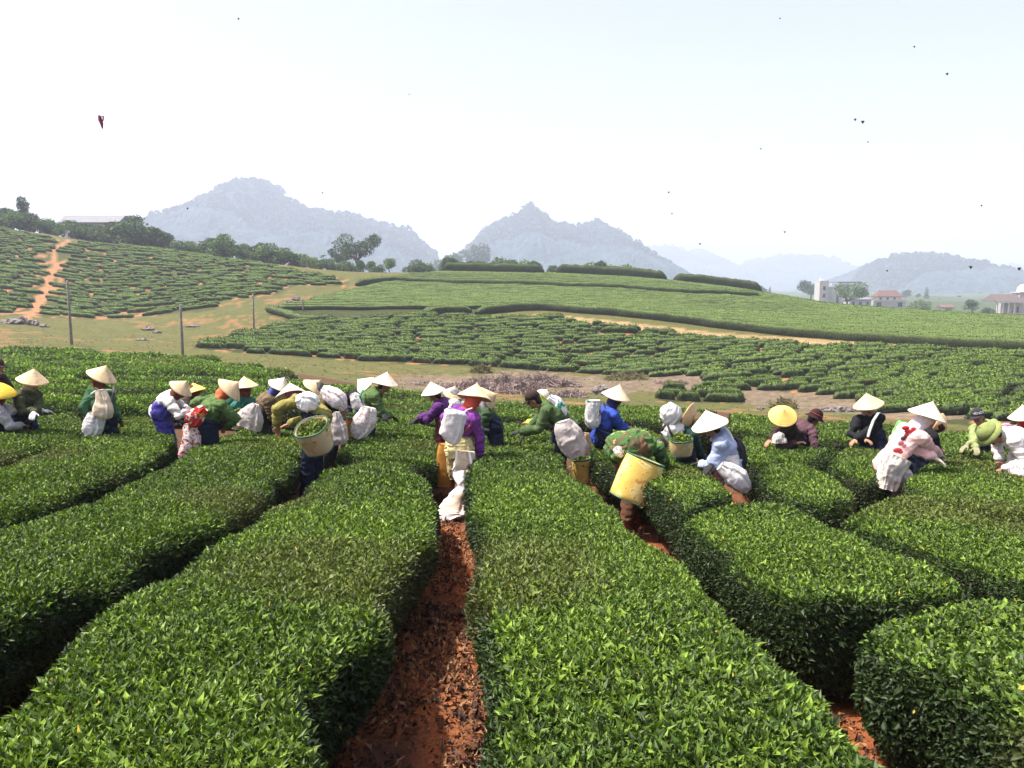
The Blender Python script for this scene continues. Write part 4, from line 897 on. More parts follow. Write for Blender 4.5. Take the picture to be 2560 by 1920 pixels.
link('grass', np_mesh('grass_tufts', V, [Ft], [M_TREELEAF], colr=Cg), kind='stuff', label='short pasture grass on the valley strip')
PATHS = [(lambda y: -.12-.02*y, 1.7, 9.5, .34, 5200), ]
n = 420000; Yl = rgg.uniform(1.6, 11, n); X = rgg.uniform(-.62, .62, n)*(Yl+1.5)
keep = np.ones(n, bool)
for pl in NEAR_POLYS:
    pl = np.array(pl)
    if pl[:, 1].min() < 12: c_ = pl.mean(0); keep &= ~in_poly(X, Yl, pl.tolist())
X = X[keep]; Yl = Yl[keep]; n = len(X); z = ground(X, Yl); P3 = np.stack([X, Yl, z], -1)
dens = np.clip(fbm(P3, 2.2, 3, 77)*3.4-1.0, 0, 1); ok = rgg.random(n) < dens; P3 = P3[ok]; n = len(P3)
n1b = fbm(P3, 1.1, 3, 3); n3b = fbm(P3, 5., 2, 4); P3[:, 2] += (n1b-.5)*.10+(n3b-.5)*.04+.008
V, Fl, Cl = blades(P3+[0, 20, 0], np.tile([0, 0, 1.], (n, 1))*1.0, .042, rgg, spread=1.6); V[:, 1] -= 20
pal = np.array([[.16, .075, .04], [.09, .045, .03], [.26, .13, .06], [.05, .028, .02], [.34, .20, .10]])
Cl = np.repeat(pal[rgg.integers(0, 5, n)]*rgg.uniform(.6, 1.2, n)[:, None], 5, 0)
link('leaf_litter', np_mesh('litter', V, [Fl], [M_LITTER], colr=Cl), kind='stuff', label='dry brown fallen leaves on the red earth between the hedges')
# ------------------------------------------------------------ haze
m = bpy.data.materials.new('haze'); m.use_nodes = True; n_ = m.node_tree.nodes; n_.remove(n_['Principled BSDF']); pv = n_.new('ShaderNodeVolumePrincipled')
pv.inputs['Color'].default_value = (.74, .835, 1.0, 1); pv.inputs['Density'].default_value = .00047; pv.inputs['Anisotropy'].default_value = .1
m.node_tree.links.new(pv.outputs[0], n_['Material Output'].inputs['Volume'])
S = Shape(); S.box((0, 2300, 230), (11000, 5600, 560)); me = S.mesh('haze', m, False); o = link('haze', me, kind='stuff'); 
# ------------------------------------------------------------ cloth and other figure materials
def wrinkle2(amp, scale, seed):
    def f(V, N):
        w = (np.stack([vn(V, 5, seed+1), vn(V, 5, seed+2), vn(V, 5, seed+3)], -1)-.5)*.22; q = (V+w)*np.array([1, 1, 2.1])
        a = 1-np.abs(vn(q, scale, seed)*2-1)*1.6; b = 1-np.abs(vn(q, scale*2.6, seed+9)*2-1)*1.7
        return V+N*(a*amp+b*amp*.55)[:, None]
    return f
def mat_cloth(name, c, c2=None, rough=.85, bump=.5, sc=9, var=.18):
    return mat_simple(name, c, rough, var, sc, bump, 14, c2, spec=.2, dist=.012)
MC = {}
def cloth(name, c, **k):
    g = sum(c)/3; c = tuple((v*.84+g*.16)*.88 for v in c)
    if name not in MC: MC[name] = mat_cloth(name, c, **k)
    return MC[name]
SKIN = mat_simple('skin', (.34, .17, .10), .6, .1, 12)
SKIN_D = mat_simple('tanned_skin', (.27, .13, .08), .6, .1, 12)
HAIR = mat_simple('black_hair', (.012, .010, .010), .5, .2, 30)
GLOVE = mat_simple('dark_glove', (.02, .02, .022), .8, .2, 20)
GLOVE_G = mat_simple('grey_glove', (.50, .50, .52), .8, .2, 20)
EYE = mat_simple('eye', (.03, .02, .02), .3, .1, 20); LIP = mat_simple('lips', (.30, .10, .08), .5, .1, 20)
BOOT = mat_simple('red_brown_boot', (.24, .055, .03), .5, .2, 10); BOOT_K = mat_simple('dark_boot', (.03, .03, .03), .5, .2, 10)
def mat_straw(name, c, dark=.75):
    m, n, l, b = new_mat(name); b.inputs['Roughness'].default_value = .6; b.inputs['Specular IOR Level'].default_value = .25
    tc = n.new('ShaderNodeTexCoord'); sp = n.new('ShaderNodeSeparateXYZ'); l.new(tc.outputs['Object'], sp.inputs[0])
    w = n.new('ShaderNodeMath'); w.operation = 'MULTIPLY'; w.inputs[1].default_value = 380; l.new(sp.outputs[2], w.inputs[0])
    s = n.new('ShaderNodeMath'); s.operation = 'SINE'; l.new(w.outputs[0], s.inputs[0])
    t = noise(n, 11, 4); l.new(tc.outputs['Object'], t.inputs['Vector'])
    c = np.array(c); r = ramp(n, [(.25, tuple(c*dark)), (.5, tuple(c)), (.75, tuple(np.clip(c*1.08, 0, .9)))]); l.new(t.outputs[0], r.inputs[0]); l.new(r.outputs[0], b.inputs['Base Color'])
    bp = n.new('ShaderNodeBump'); bp.inputs['Strength'].default_value = .35; bp.inputs['Distance'].default_value = .004; l.new(s.outputs[0], bp.inputs['Height']); l.new(bp.outputs[0], b.inputs['Normal'])
    return m
STRAW = mat_straw('straw_palm_leaf', (.66, .50, .29), .6); STRAW_W = mat_straw('bleached_palm_leaf', (.74, .66, .50), .75); STRAW_T = mat_straw('tan_palm_leaf', (.62, .42, .22)); STRAW_Y = mat_straw('golden_palm_leaf', (.80, .52, .14))
def mat_patch(name, base, spots, scale=9, thr=.58):
    """printed cloth: patches of other colours on a base colour"""
    m, n, l, b = new_mat(name); b.inputs['Roughness'].default_value = .85; b.inputs['Specular IOR Level'].default_value = .15
    tc = n.new('ShaderNodeTexCoord'); cur = None
    for k, (c, th, s) in enumerate(spots):
        t = noise(n, s, 2, .5); mp = n.new('ShaderNodeMapping'); mp.inputs['Location'].default_value = (k*7.3, k*3.1, k); l.new(tc.outputs['Object'], mp.inputs[0]); l.new(mp.outputs[0], t.inputs['Vector'])
        r = ramp(n, [(th, (0, 0, 0)), (th+.02, (1, 1, 1))]); l.new(t.outputs[0], r.inputs[0])
        x = n.new('ShaderNodeMix'); x.data_type = 'RGBA'; l.new(r.outputs[0], x.inputs[0])
        if cur is None: x.inputs[6].default_value = (*base, 1)
        else: l.new(cur, x.inputs[6])
        x.inputs[7].default_value = (*c, 1); cur = x.outputs[2]
    l.new(cur, b.inputs['Base Color'])
    t2 = noise(n, 14, 3); l.new(tc.outputs['Object'], t2.inputs['Vector']); bp = n.new('ShaderNodeBump'); bp.inputs['Strength'].default_value = .5; bp.inputs['Distance'].default_value = .012
    l.new(t2.outputs[0], bp.inputs['Height']); l.new(bp.outputs[0], b.inputs['Normal'])
    return m
CAMO = mat_patch('camouflage_cloth', (.055, .13, .035), [((.11, .08, .045), .55, 9.), ((.24, .30, .09), .61, 15.), ((.02, .035, .018), .62, 12.)])
SACKW = mat_simple('white_woven_sack', (.60, .59, .575), .6, .10, 6, .5, 30, dist=.012, spec=.35)
SACKG = mat_simple('greyish_woven_sack', (.50, .45, .42), .6, .12, 6, .5, 30, dist=.012, spec=.35)
SACKB = mat_simple('beige_woven_sack', (.62, .52, .38), .65, .18, 4, .5, 30, dist=.012, spec=.3)
SACKP = mat_patch('printed_white_sack', (.74, .72, .70), [((.66, .40, .36), .56, 30.), ((.50, .16, .12), .64, 48.), ((.30, .34, .52), .66, 40.)])
SACKR = mat_patch('red_printed_sack', (.66, .58, .55), [((.42, .08, .05), .54, 22.), ((.24, .22, .24), .62, 40.)])
SACKGR = mat_patch('green_printed_sack', (.70, .72, .70), [((.04, .30, .20), .58, 7.), ((.45, .16, .12), .66, 11.)])
PLASTIC_Y = mat_patch('yellow_stained_plastic', (.60, .42, .10), [((.66, .53, .20), .50, 5.), ((.50, .25, .06), .64, 13.), ((.16, .09, .03), .72, 40.)])
PLASTIC_C = mat_patch('cream_stained_plastic', (.46, .35, .17), [((.54, .44, .25), .5, 4.), ((.36, .15, .06), .68, 12.)])
PLASTIC_O = mat_simple('ochre_plastic', (.42, .20, .035), .45, .3, 4, .3, 12)
RIM = mat_simple('green_hose_rim', (.02, .09, .055), .4, .2, 10); RIM_L = mat_simple('pale_rim', (.35, .40, .34), .5, .2, 10); ROPE = mat_simple('rope', (.40, .33, .22), .9, .2, 10)
STRAPW = mat_simple('white_strap', (.70, .70, .68), .8, .1, 10); STRAPD = mat_simple('dark_strap', (.05, .05, .05), .8, .1, 10)
RIGHT = np.array([1., 0, 0]); TOCAM = np.array([0, -1., 0]); UP = np.array([0, 0, 1.])
def yawvec(d): a = math.radians(d); return np.array([math.sin(a), math.cos(a), 0.])
def bend(a, b, l1, l2, pole):
    """elbow or knee position between joints a and b"""
    d = b-a; L = np.linalg.norm(d); u = d/L; Lc = min(L, (l1+l2)*.999); x = (l1*l1-l2*l2+Lc*Lc)/(2*Lc); h = math.sqrt(max(l1*l1-x*x, 0)); x *= L/Lc
    p = pole-u*np.dot(pole, u); p = p/(np.linalg.norm(p)+1e-9); return a+u*x+p*h
def hand(S, wrist, d, palm_n, side, k=1.0, curl=.6):
    """palm, four unequal curled fingers and a thumb leaving the side of the palm"""
    d = unit(d); s = unit(np.cross(palm_n, d)); pn = unit(np.cross(d, s)); s = s*side
    M = np.array([s, d, pn]); S.ell(wrist+d*.045*k, M, (.042*k, .055*k, .017*k), 10, 8)
    for i, (off, L) in enumerate(((-.031, .058), (-.011, .07), (.010, .075), (.030, .068))):
        b = wrist+d*.085*k+s*off*k; a1 = curl*.5; m = b+(d*math.cos(a1)-pn*math.sin(a1))*L*.5*k; a2 = curl*1.3; e = m+(d*math.cos(a2)-pn*math.sin(a2))*L*.5*k
        S.tube([b-d*.02*k, b, m, e], [.0095*k, .0095*k, .0088*k, .0075*k], n=6)
    b = wrist+d*.03*k+s*.035*k; m = b+(s*.7+d*.6-pn*.2)*.035*k; e = m+(d*.9+s*.2-pn*.3)*.03*k
    S.tube([b-s*.01, b, m, e], [.012*k, .012*k, .010*k, .0085*k], n=6)
def cone_hat(center, axis, r, mat, parent, h=None, rnd=0., name='conical_hat', spots=None):
    h = h or r*.86; S = Shape(); n = 40
    def prof(q): return (1-(1-q)**(1+rnd))**(1/(1+rnd)) if rnd else q
    q = np.array([.004, .04, .12, .25, .4, .55, .7, .85, .95, 1.0]); rr = prof(q)*r; zz = (1-q)*h
    rr = np.concatenate([rr, [r*.995], rr[::-1]*.975+.0]); zz = np.concatenate([zz, [-.008], zz[::-1]-.008])
    a = np.linspace(0, 2*math.pi, n, endpoint=False)
    V = np.stack([rr[:, None]*np.cos(a), rr[:, None]*np.sin(a), zz[:, None]+0*a], -1)
    V[..., 2] += .006*np.sin(a*3+center[0])*(rr/r)[:, None]**2
    me = np_mesh(name, V.reshape(-1, 3), [grid_faces(len(rr), n, True)], [mat], smooth=True); o = link(name, me, parent)
    z = unit(axis); q_ = Vector(z).to_track_quat('Z', 'Y'); o.rotation_mode = 'QUATERNION'; o.rotation_quaternion = q_; o.location = Vector(center)-(parent.location if parent else Vector((0, 0, 0)))
    S = Shape(); S.tube([(0, 0, h-.004), (0, 0, h+.010)], [.007, .004], n=8); t = link('hat_tip', S.mesh('tip', mat), o)
    if spots:
        S = Shape()
        for k in range(9):
            a_ = k*.9; q0 = .35+.5*((k*37) % 10)/10; c = np.array([math.cos(a_)*q0*r, math.sin(a_)*q0*r, (1-q0)*h+.004]); nrm = unit(np.array([math.cos(a_)*h, math.sin(a_)*h, r])); u_ = unit(np.cross(nrm, UP)); S.ell(c, np.array([u_, np.cross(nrm, u_), nrm]), (.030, .024, .005), 8, 4)
        link('flower_print', S.mesh('p', spots), o)
    return o
def cap(center, up, fwd, mat, parent, band=None, text=None, bucket=False, helmet=False):
    up = unit(up); fwd = unit(fwd-up*np.dot(fwd, up)); rt = np.cross(fwd, up); M = np.array([rt, fwd, up]); S = Shape(); loc = np.array(parent.location)
    if helmet:
        S.ell(center+up*.02, M, (.112, .135, .115), 20, 12, f=lambda L: np.where(L[..., 2:3] < 0, L*[1, 1, .15], L))
        S.tube([center+up*.01+(rt*math.cos(a)*1.0+fwd*math.sin(a)*1.15)*.135 for a in np.linspace(0, 6.28, 26)], [(.035, .008)]*26, n=8, side=rt, caps=False)
        n_ = 28; a = np.linspace(0, 2*math.pi, n_, endpoint=False); R = []
        for rr, zz in ((.105, .03), (.125, .012), (.165, -.015), (.162, -.022), (.10, .01)): R.append([center+rt*math.cos(t)*rr+fwd*math.sin(t)*rr*1.15+up*zz for t in a])
        S2 = Shape(); S2.add(np.array(R), grid_faces(5, n_, True)); S2.ell(center+up*.02, M, (.113, .136, .12), 20, 12, f=lambda L: np.where(L[..., 2:3] < 0, L*[1, 1, .15], L)); S = S2
        S.ell(center+up*.142, M, (.012, .012, .01), 8, 6)
    elif bucket:
        S.ell(center+up*.0, M, (.098, .112, .115), 18, 12, f=lambda L: np.where(L[..., 2:3] < 0, L*[1, 1, .2], L))
        n_ = 28; a = np.linspace(0, 2*math.pi, n_, endpoint=False); R = [[center+rt*math.cos(t)*rr+fwd*math.sin(t)*rr*1.12+up*zz for t in a] for rr, zz in ((.092, .02), (.105, -.01), (.150, -.05), (.148, -.056), (.09, -.02))]
        S.add(np.array(R), grid_faces(5, n_, True))
    else:
        S.ell(center+up*.0, M, (.092, .110, .105), 18, 12, f=lambda L: np.where(L[..., 2:3] < 0, L*[1, 1, .25], L))
    o = link('hat' if (helmet or bucket) else 'cap', S.mesh('cap', mat), parent); o.location = Vector((0, 0, 0))-parent.location
    if not (helmet or bucket):
        n_ = 15; a = np.linspace(-1.25, 1.25, n_); A = [center+rt*math.sin(t)*.088+fwd*math.cos(t)*.100-up*.005 for t in a]; B = [center+rt*math.sin(t)*.085+fwd*(.10+.085*math.cos(t))-up*(.03) for t in a]
        V = np.array([A, B, [b-up*.006 for b in B], [q-up*.008 for q in A]]); me = np_mesh('visor', V.reshape(-1, 3), [grid_faces(4, n_)], [mat], smooth=True); link('visor', me, o)
    if band:
        S = Shape(); S.tube([center+rt*math.cos(t)*.101+fwd*math.sin(t)*.114+up*.018 for t in np.linspace(0, 2*math.pi, 30)], [(.014, .005)]*30, n=8, side=np.cross(up, rt), caps=False, ratio=1); link('hat_band', S.mesh('band', band), o)
    return o, (rt, fwd, up)
def bag(pts, Y, label, mat, name='sack', flat=.5, seed=0, cat='sack', open_top=False, amp=.018, tie=None, straps=None, off=0., group=None, sc_=7, parent=None, depth2=None):
    """soft bag swept along picture points (x, y, width px) at distance Y; straps: list of px polylines"""
    NB = 44; n = len(pts); k = Y/F; C = np.array([at(p[0], p[1], Y if depth2 is None else Y+(depth2-Y)*i/(n-1)) for i, p in enumerate(pts)]); W = np.array([p[2]*k/2 for p in pts])
    s = np.linspace(0, 1, n); si = np.linspace(0, 1, NB); Ci = np.stack([pchip(s, C[:, j], si) for j in range(3)], -1); Wi = np.maximum(pchip(s, W, si), .004)
    Ci[:, 1] += off
    T = unit(np.gradient(Ci, axis=0)); m = 64; a = np.linspace(0, 2*math.pi, m, endpoint=False); R = []
    ca, sa = np.cos(a), np.sin(a); ca = np.sign(ca)*np.abs(ca)**.75; sa = np.sign(sa)*np.abs(sa)**.75
    for c, w, t in zip(Ci, Wi, T):
        u = RIGHT-t*t[0]; u = unit(u); v = np.cross(t, u); R.append(c+ca[:, None]*u*w+sa[:, None]*v*(w*flat+.01))
    R = np.array(R); ctr = Ci[:, None]
    folds = (vn(np.stack([np.cos(a)*3+seed, np.sin(a)*3, 0*a], -1)[None].repeat(NB, 0)+np.array([0, 0, 1])*si[:, None, None]*1.2, 1.6, seed)-.5)
    q0 = R.reshape(-1, 3); wq = q0+(np.stack([vn(q0, 6, 1), vn(q0, 6, 2), vn(q0, 6, 3)], -1)-.5)*.12
    rid = 1-np.abs(vn(wq, sc_*1.3, seed)*2-1)*1.7; rid2 = 1-np.abs(vn(wq, sc_*3.1, seed+1)*2-1)*1.7
    crump = (rid*.55+rid2*.25).reshape(NB, m)-.25
    env = (np.sin(np.clip(si, .03, .97)*math.pi)**.4)[:, None]
    R = R+unit(R-ctr)*((folds*amp*3.2+crump*amp*1.3)*(.4+.6*env))[..., None]
    V = R.reshape(-1, 3); Fs = [grid_faces(NB, m, True)]
    V = np.concatenate([V, Ci[-1:]+T[-1]*.01, Ci[:1]-T[0]*.005]); last = (NB-1)*m; i = np.arange(m); Fs.append(np.stack([last+i, np.full(m, NB*m), last+(i+1) % m], -1))
    if not open_top: Fs.append(np.stack([i, (i+1) % m, np.full(m, NB*m+1)], -1))
    base = C.mean(0) if parent is None else np.array(parent.location)
    me = np_mesh(name, V-base, Fs, [mat], smooth=True)
    if parent is not None: o = link(name, me, parent); o.location = (0, 0, 0)
    else:
        if straps or tie: o = thing(name, label, cat, base, group); link('bag_body', me, o)
        else: o = link(name, me, label=label, category=cat, **({'group': group} if group else {})); o.location = base
    if tie is not None:
        S = Shape(); j = int(tie*(NB-1)); c, w, t = Ci[j], Wi[j]+.006, T[j]; u = unit(RIGHT-t*t[0]); v = np.cross(t, u)
        S.tube([c+u*w*math.cos(q)+v*(w*flat+.016)*math.sin(q)-base for q in np.linspace(0, 6.283, 24)], [.008]*24, n=6, caps=False); link('tie', S.mesh('tie', STRAPD), o)
    for st in (straps or []):
        m_ = st[0]; P = np.array([at(q[0], q[1], Y+(q[2] if len(q) > 2 else -.08)) for q in st[1:]])-base; S = Shape(); s_ = np.linspace(0, 1, len(P)); s2 = np.linspace(0, 1, 14); Pi = np.stack([pchip(s_, P[:, j], s2) for j in range(3)], -1)
        S.tube(Pi, [(.016, .005)]*14, n=6, side=RIGHT); link('strap', S.mesh('strap', m_), o)
    return o
def basket(top, bot, wt, wb, Y, k, label, mat, rim=RIM, leaves=True, open_=True, lean_text=None, seam=None):
    """stiff round picking basket; top and bot: picture points of the axis ends; k leans the mouth to the camera"""
    A = at(*bot, Y); B = at(*top, Y); d = B-A; L = np.linalg.norm(d); ax = unit(unit(d)+TOCAM*k); Y2 = Y
    rb, rt_ = wb*Y/F/2, wt*Y/F/2; h = L/max(.5, np.dot(ax, unit(d))); c0 = (A+B)/2-ax*h/2
    u = unit(np.cross(ax, np.cross(RIGHT, ax))); v = np.cross(ax, u); n = 36; a = np.linspace(0, 2*math.pi, n, endpoint=False)
    q = np.linspace(0, 1, 10); R = []
    def ring(t, r, dz=0): sq = (np.abs(np.cos(a))**3+np.abs(np.sin(a))**3)**(-1/3)*.6+.4; return c0+ax*(h*t+dz)+(np.cos(a)[:, None]*u+np.sin(a)[:, None]*v)*(r*sq*(1+.03*(vn(np.stack([np.cos(a)*2, np.sin(a)*2, 0*a+t*3], -1), 1., 3)-.5)))[:, None]
    R.append(ring(0, rb*.02)); R.append(ring(0, rb*.9)); R.append(ring(.03, rb))
    for t in q[1:]: R.append(ring(t, rb+(rt_-rb)*t+.012*math.sin(t*3.1)))
    for t in (1, .8, .55): R.append(ring(t, (rb+(rt_-rb)*t)*.95))
    R.append(ring(.5, rt_*.02)); R = np.array(R); base = c0
    o = thing('picking_basket', label, 'basket', base); V = R.reshape(-1, 3)-base
    link('basket_wall', np_mesh('wall', V, [grid_faces(len(R), n, True)], [mat], smooth=True), o)
    for t, r_, th in ((1, rt_, .010), (.02, rb, .007)):
        P = ring(t, r_*1.01)-base; P = np.concatenate([P, P[:1]]); S = Shape(); S.tube(P, [th]*len(P), n=7, caps=False); link('rim', S.mesh('rim', rim), o)
    if seam:
        S = Shape(); j = seam; S.tube([c0-base+ax*h*t+(math.cos(j)*u+math.sin(j)*v)*(rb+(rt_-rb)*t)*1.03 for t in np.linspace(.02, .98, 8)], [(.012, .006)]*8, n=6); link('seam', S.mesh('seam', mat_simple('rust_brown_seam', (.30, .13, .04), .8)), o)
    if leaves:
        rgb = np.random.default_rng(int(top[0])); m = 900; rr = rt_*.88*np.sqrt(rgb.random(m)); aa = rgb.uniform(0, 6.28, m)
        p = c0-base+ax*(h*.80)+(np.cos(aa)*rr)[:, None]*u+(np.sin(aa)*rr)[:, None]*v+ax*(rgb.uniform(0, .08, m)*(1.3-rr/rt_))[:, None]
        V, Fl, Cl = blades(p+[0, 2., 0], np.tile(ax, (m, 1)), .05, rgb, tone=1.1); V = V-[0, 2., 0]; link('tea_leaves', np_mesh('plucked', V, [Fl], [M_LEAF], colr=Cl), o, kind='stuff')
    return o
NP = [0]
def person(label, head, hip, Y, yaw, top, legs=None, hipd=0., hands=None, hat=None, scarf=None, skin=SKIN, glove=None, fat=1., sleeve=None, hx=0., face=False, cap_=None, scarf_drape=.16, feet=None, leg_len=.86, boots=BOOT_K, boot_h=.22, belt=None, headgear_k=1., hat_r=.215, pants_w=1.):
    """head, hip: picture positions; Y: distance of the head; hipd: extra distance of the hips; hands: [(px, py, extra distance, elbow pole)]"""
    NP[0] += 1; sd = NP[0]*31
    if hat: head = (head[0]*.45+hat['c'][0]*.55, head[1]*.45+hat['c'][1]*.55)
    hc = at(*head, Y)
    pv = at(*hip, Y+hipd); u = hc-pv; L = np.linalg.norm(u); u = u/L
    f = yawvec(yaw); fb = unit(f-u*np.dot(f, u)) if abs(np.dot(f, u)) < .97 else unit(UP-u*np.dot(UP, u))*(-1)
    if np.dot(fb, f) < 0 and abs(np.dot(fb, UP)) < .3: fb = fb
    rt = np.cross(fb, u); rt = unit(rt); rf = unit(np.cross(f, UP)); rt = rt if np.dot(rt, rf) > 0 else -rt
    fb = np.cross(u, rt)
    gx, gy = pv[0], pv[1]; gz = float(ground(gx, gy)); o = thing('person', label, 'person', (gx, gy, gz)); base = np.array([gx, gy, gz])
    hipr, shr = .125*fat, .162
    nb = hc-u*.145; cb = pv+u*(L-.165)*.55+(-fb)*.05
    lum = pv+u*(L-.165)*.25-fb*.015; chest = pv+u*(L-.165)*.80-fb*.035
    # head axes
    if hat: ax2 = np.array([hat['tip'][0]-hat['c'][0], 0, -(hat['tip'][1]-hat['c'][1])], float); hup = unit(unit(ax2)+TOCAM*hat.get('k', .15))
    elif cap_: hup = unit(np.array(cap_['up'], float))
    else: hup = unit(u*.6+UP*.6)
    hup_head = unit(hup*.75+u*.35); hf = unit(f-hup_head*np.dot(f, hup_head)); hr = np.cross(hf, hup_head); MH = np.array([hr, hf, hup_head])
    # ---- body
    B = Shape()
    B.ell(hc+hup_head*.025, MH, (.074, .093, .098), 16, 12); B.ell(hc+hf*.022-hup_head*.055, MH, (.055, .066, .062), 12, 8)
    if face:
        B.ell(hc+hf*.097-hup_head*.012, MH, (.014, .018, .026), 8, 6); B.ell(hc+hf*.078+hup_head*.028, MH, (.052, .016, .012), 10, 6); B.ell(hc+hf*.078-hup_head*.092, MH, (.024, .020, .018), 8, 6)
        for s in (-1, 1): B.ell(hc+hr*s*.076-hup_head*.005, MH, (.010, .020, .032), 8, 6); B.ell(hc+hf*.070+hr*s*.032-hup_head*.035, MH, (.022, .018, .02), 8, 6)
    B.tube([nb-u*.03, hc-hup_head*.05], [.056, .05], n=10)
    B.tube([pv, lum, cb, chest, nb], [(.12, .09), (.115, .085), (.14, .09), (.145, .08), (.06, .055)], n=14, side=rt)
    sh = [chest+rt*s*shr+u*.035 for s in (-1, 1)]
    T = Shape(); fm = fat
    T.tube([pv-u*.10, pv, lum, cb, chest, chest+u*.05, nb-u*.01], [(.165*fm, .125*fm), (.155*fm, .125*fm), (.138*fm, .115*fm), (.155*fm, .122*fm), (.158, .115), (.138, .095), (.072, .065)], n=20, side=rt)
    G = Shape(); elb = []
    hands = hands or [None, None]
    for i, s in enumerate((-1, 1)):
        h = hands[i] if i < len(hands) else None
        if h is None: tgt = pv+f*.30+rt*s*.16+UP*-.02; pole = -f*.4+rt*s*.8-UP*.3
        else:
            tgt = at(h[0], h[1], Y+h[2]); pole = np.array(h[3], float) if len(h) > 3 else (-f*.3+rt*s*.8-UP*.4)
        d = tgt-sh[i]; D = np.linalg.norm(d)
        la, lb = .285, .255
        if D > la+lb: la, lb = D*.53, D*.48
        e = bend(sh[i], tgt, la, lb, pole); elb.append(e); dirf = unit(tgt-e)
        B.tube([chest+rt*s*.10, sh[i], e, tgt], [.05, .048, .037, .026], n=10)
        hn = unit(UP*.8-dirf*np.dot(UP*.8, dirf)+rt*s*.05)
        hand(B, tgt, unit(dirf-UP*.15), hn, -s)
        if glove: G = Shape(); hand(G, tgt, unit(dirf-UP*.15), hn, -s, 1.16); G.tube([tgt-dirf*.07, tgt+dirf*.02], [.036, .034], n=10); link('glove', shift(remesh(G, .009, 'glove', glove, 1), base), o)
        sl = Shape() if sleeve else T
        sl.tube([chest+rt*s*.09+u*.01, sh[i]], [.072, .074], n=14)
        sl.tube([sh[i], (sh[i]*.5+e*.5), e, e*.5+tgt*.5, tgt-dirf*.02], [.070*fm**.5, .061, .053, .049, .045], n=14)
        if sleeve: link('sleeve', shift(remesh(sl, .013, 'sleeve', sleeve, 3, wrinkle(.012, 9, sd+i)), base), o)
    # legs
    fy = f*1.0; K = Shape(); Bt = Shape()
    ph = pv[2]-gz
    for i, s in enumerate((-1, 1)):
        hp = pv+rt*s*.085-u*.04; ft = np.array([gx, gy, gz])+rf*s*.12+f*(.10 if feet is None else feet[i]); ft[2] = float(ground(ft[0], ft[1]))+.07
        D = np.linalg.norm(ft-hp); l1 = l2 = max(.42, D*.502) if D > .84 else .42
        kn = bend(hp, ft, l1, l2, f)
        B.tube([hp, kn, ft], [.075, .05, .035], n=10); B.ell(ft+f*.06-UP*.03, np.array([rf, f, UP]), (.04, .11, .035), 10, 6)
        K.tube([pv+rt*s*.05+u*.04, hp, hp*.5+kn*.5, kn, kn*.5+ft*.5, ft+UP*.06], [(.125*fm, .12*fm), (.112*fm, .115*fm), .092*pants_w, .078*pants_w, .074*pants_w, .068*pants_w], n=14, side=rt)
        Bt = Shape(); Bt.tube([ft+(kn-ft)*boot_h*2.3, ft+UP*.02], [.066+boot_h*.05, .052], n=10); Bt.ell(ft+f*.06-UP*.025, np.array([rf, f, UP]), (.052, .135, .048), 12, 8); link('boot', shift(remesh(Bt, .014, 'boot', boots, 1), base), o)
    link('body', shift(remesh(B, .0095, 'body', skin, 2), base), o)
    if face:
        for s in (-1, 1):
            S = Shape(); S.ell(hc+hf*.088+hr*s*.030+hup_head*.006-base, MH, (.013, .008, .007), 8, 6); link('eye', S.mesh('eye', EYE), o)
        S = Shape(); S.ell(hc+hf*.087-hup_head*.055-base, MH, (.022, .009, .007), 10, 6); link('mouth', S.mesh('mouth', LIP), o)
    if not scarf:
        S = Shape(); S.ell(hc-hf*.022+hup_head*.04, MH, (.083, .090, .093), 14, 10); S.ell(hc-hf*.05-hup_head*.03, MH, (.07, .05, .07), 12, 8)
        link('hair', shift(remesh(S, .012, 'hair', HAIR, 1), base), o)
    link('jacket', shift(remesh(T, .013, 'jacket', top, 3, wrinkle2(.018, 7, sd)), base), o)
    link('trousers', shift(remesh(K, .014, 'trousers', legs or cloth('navy_trousers', (.015, .02, .05)), 3, wrinkle2(.018, 6, sd+3)), base), o)
    # collar
    S = Shape(); S.tube([nb-u*.035+rt*.085*math.cos(q)+fb*.075*math.sin(q)+u*.03 for q in np.linspace(0, 6.283, 20)], [(.020, .010)]*20, n=7, caps=False); link('collar', shift2(S.mesh('collar', top), base), o)
    if scarf:
        S = Shape(); S.ell(hc-hf*.012+hup_head*.02, MH, (.092, .098, .112), 18, 12); S.ell(hc-hf*.03-hup_head*.07, MH, (.088, .085, .085), 14, 10)
        dr = scarf_drape; S.tube([hc-hup_head*.06-hf*.04, nb-fb*.05, chest-fb*.085+u*(.10-dr)], [(.085, .07), (.10, .055), (.05, .02)], n=14, side=rt)
        me = remesh(S, .012, 'scarf', scarf, 2, wrinkle(.016, 11, sd+7))
        link('headscarf', shift(me, base), o)
    if hat:
        c = at(hat['c'][0], hat['c'][1], Y+hat.get('dy', 0.)); r = hat.get('w', 0)*Y/F/2 or hat_r
        cone_hat(c, hup, r, hat.get('m', STRAW), o, h=r*hat.get('h', .86), rnd=hat.get('rnd', 0), spots=hat.get('spots'))
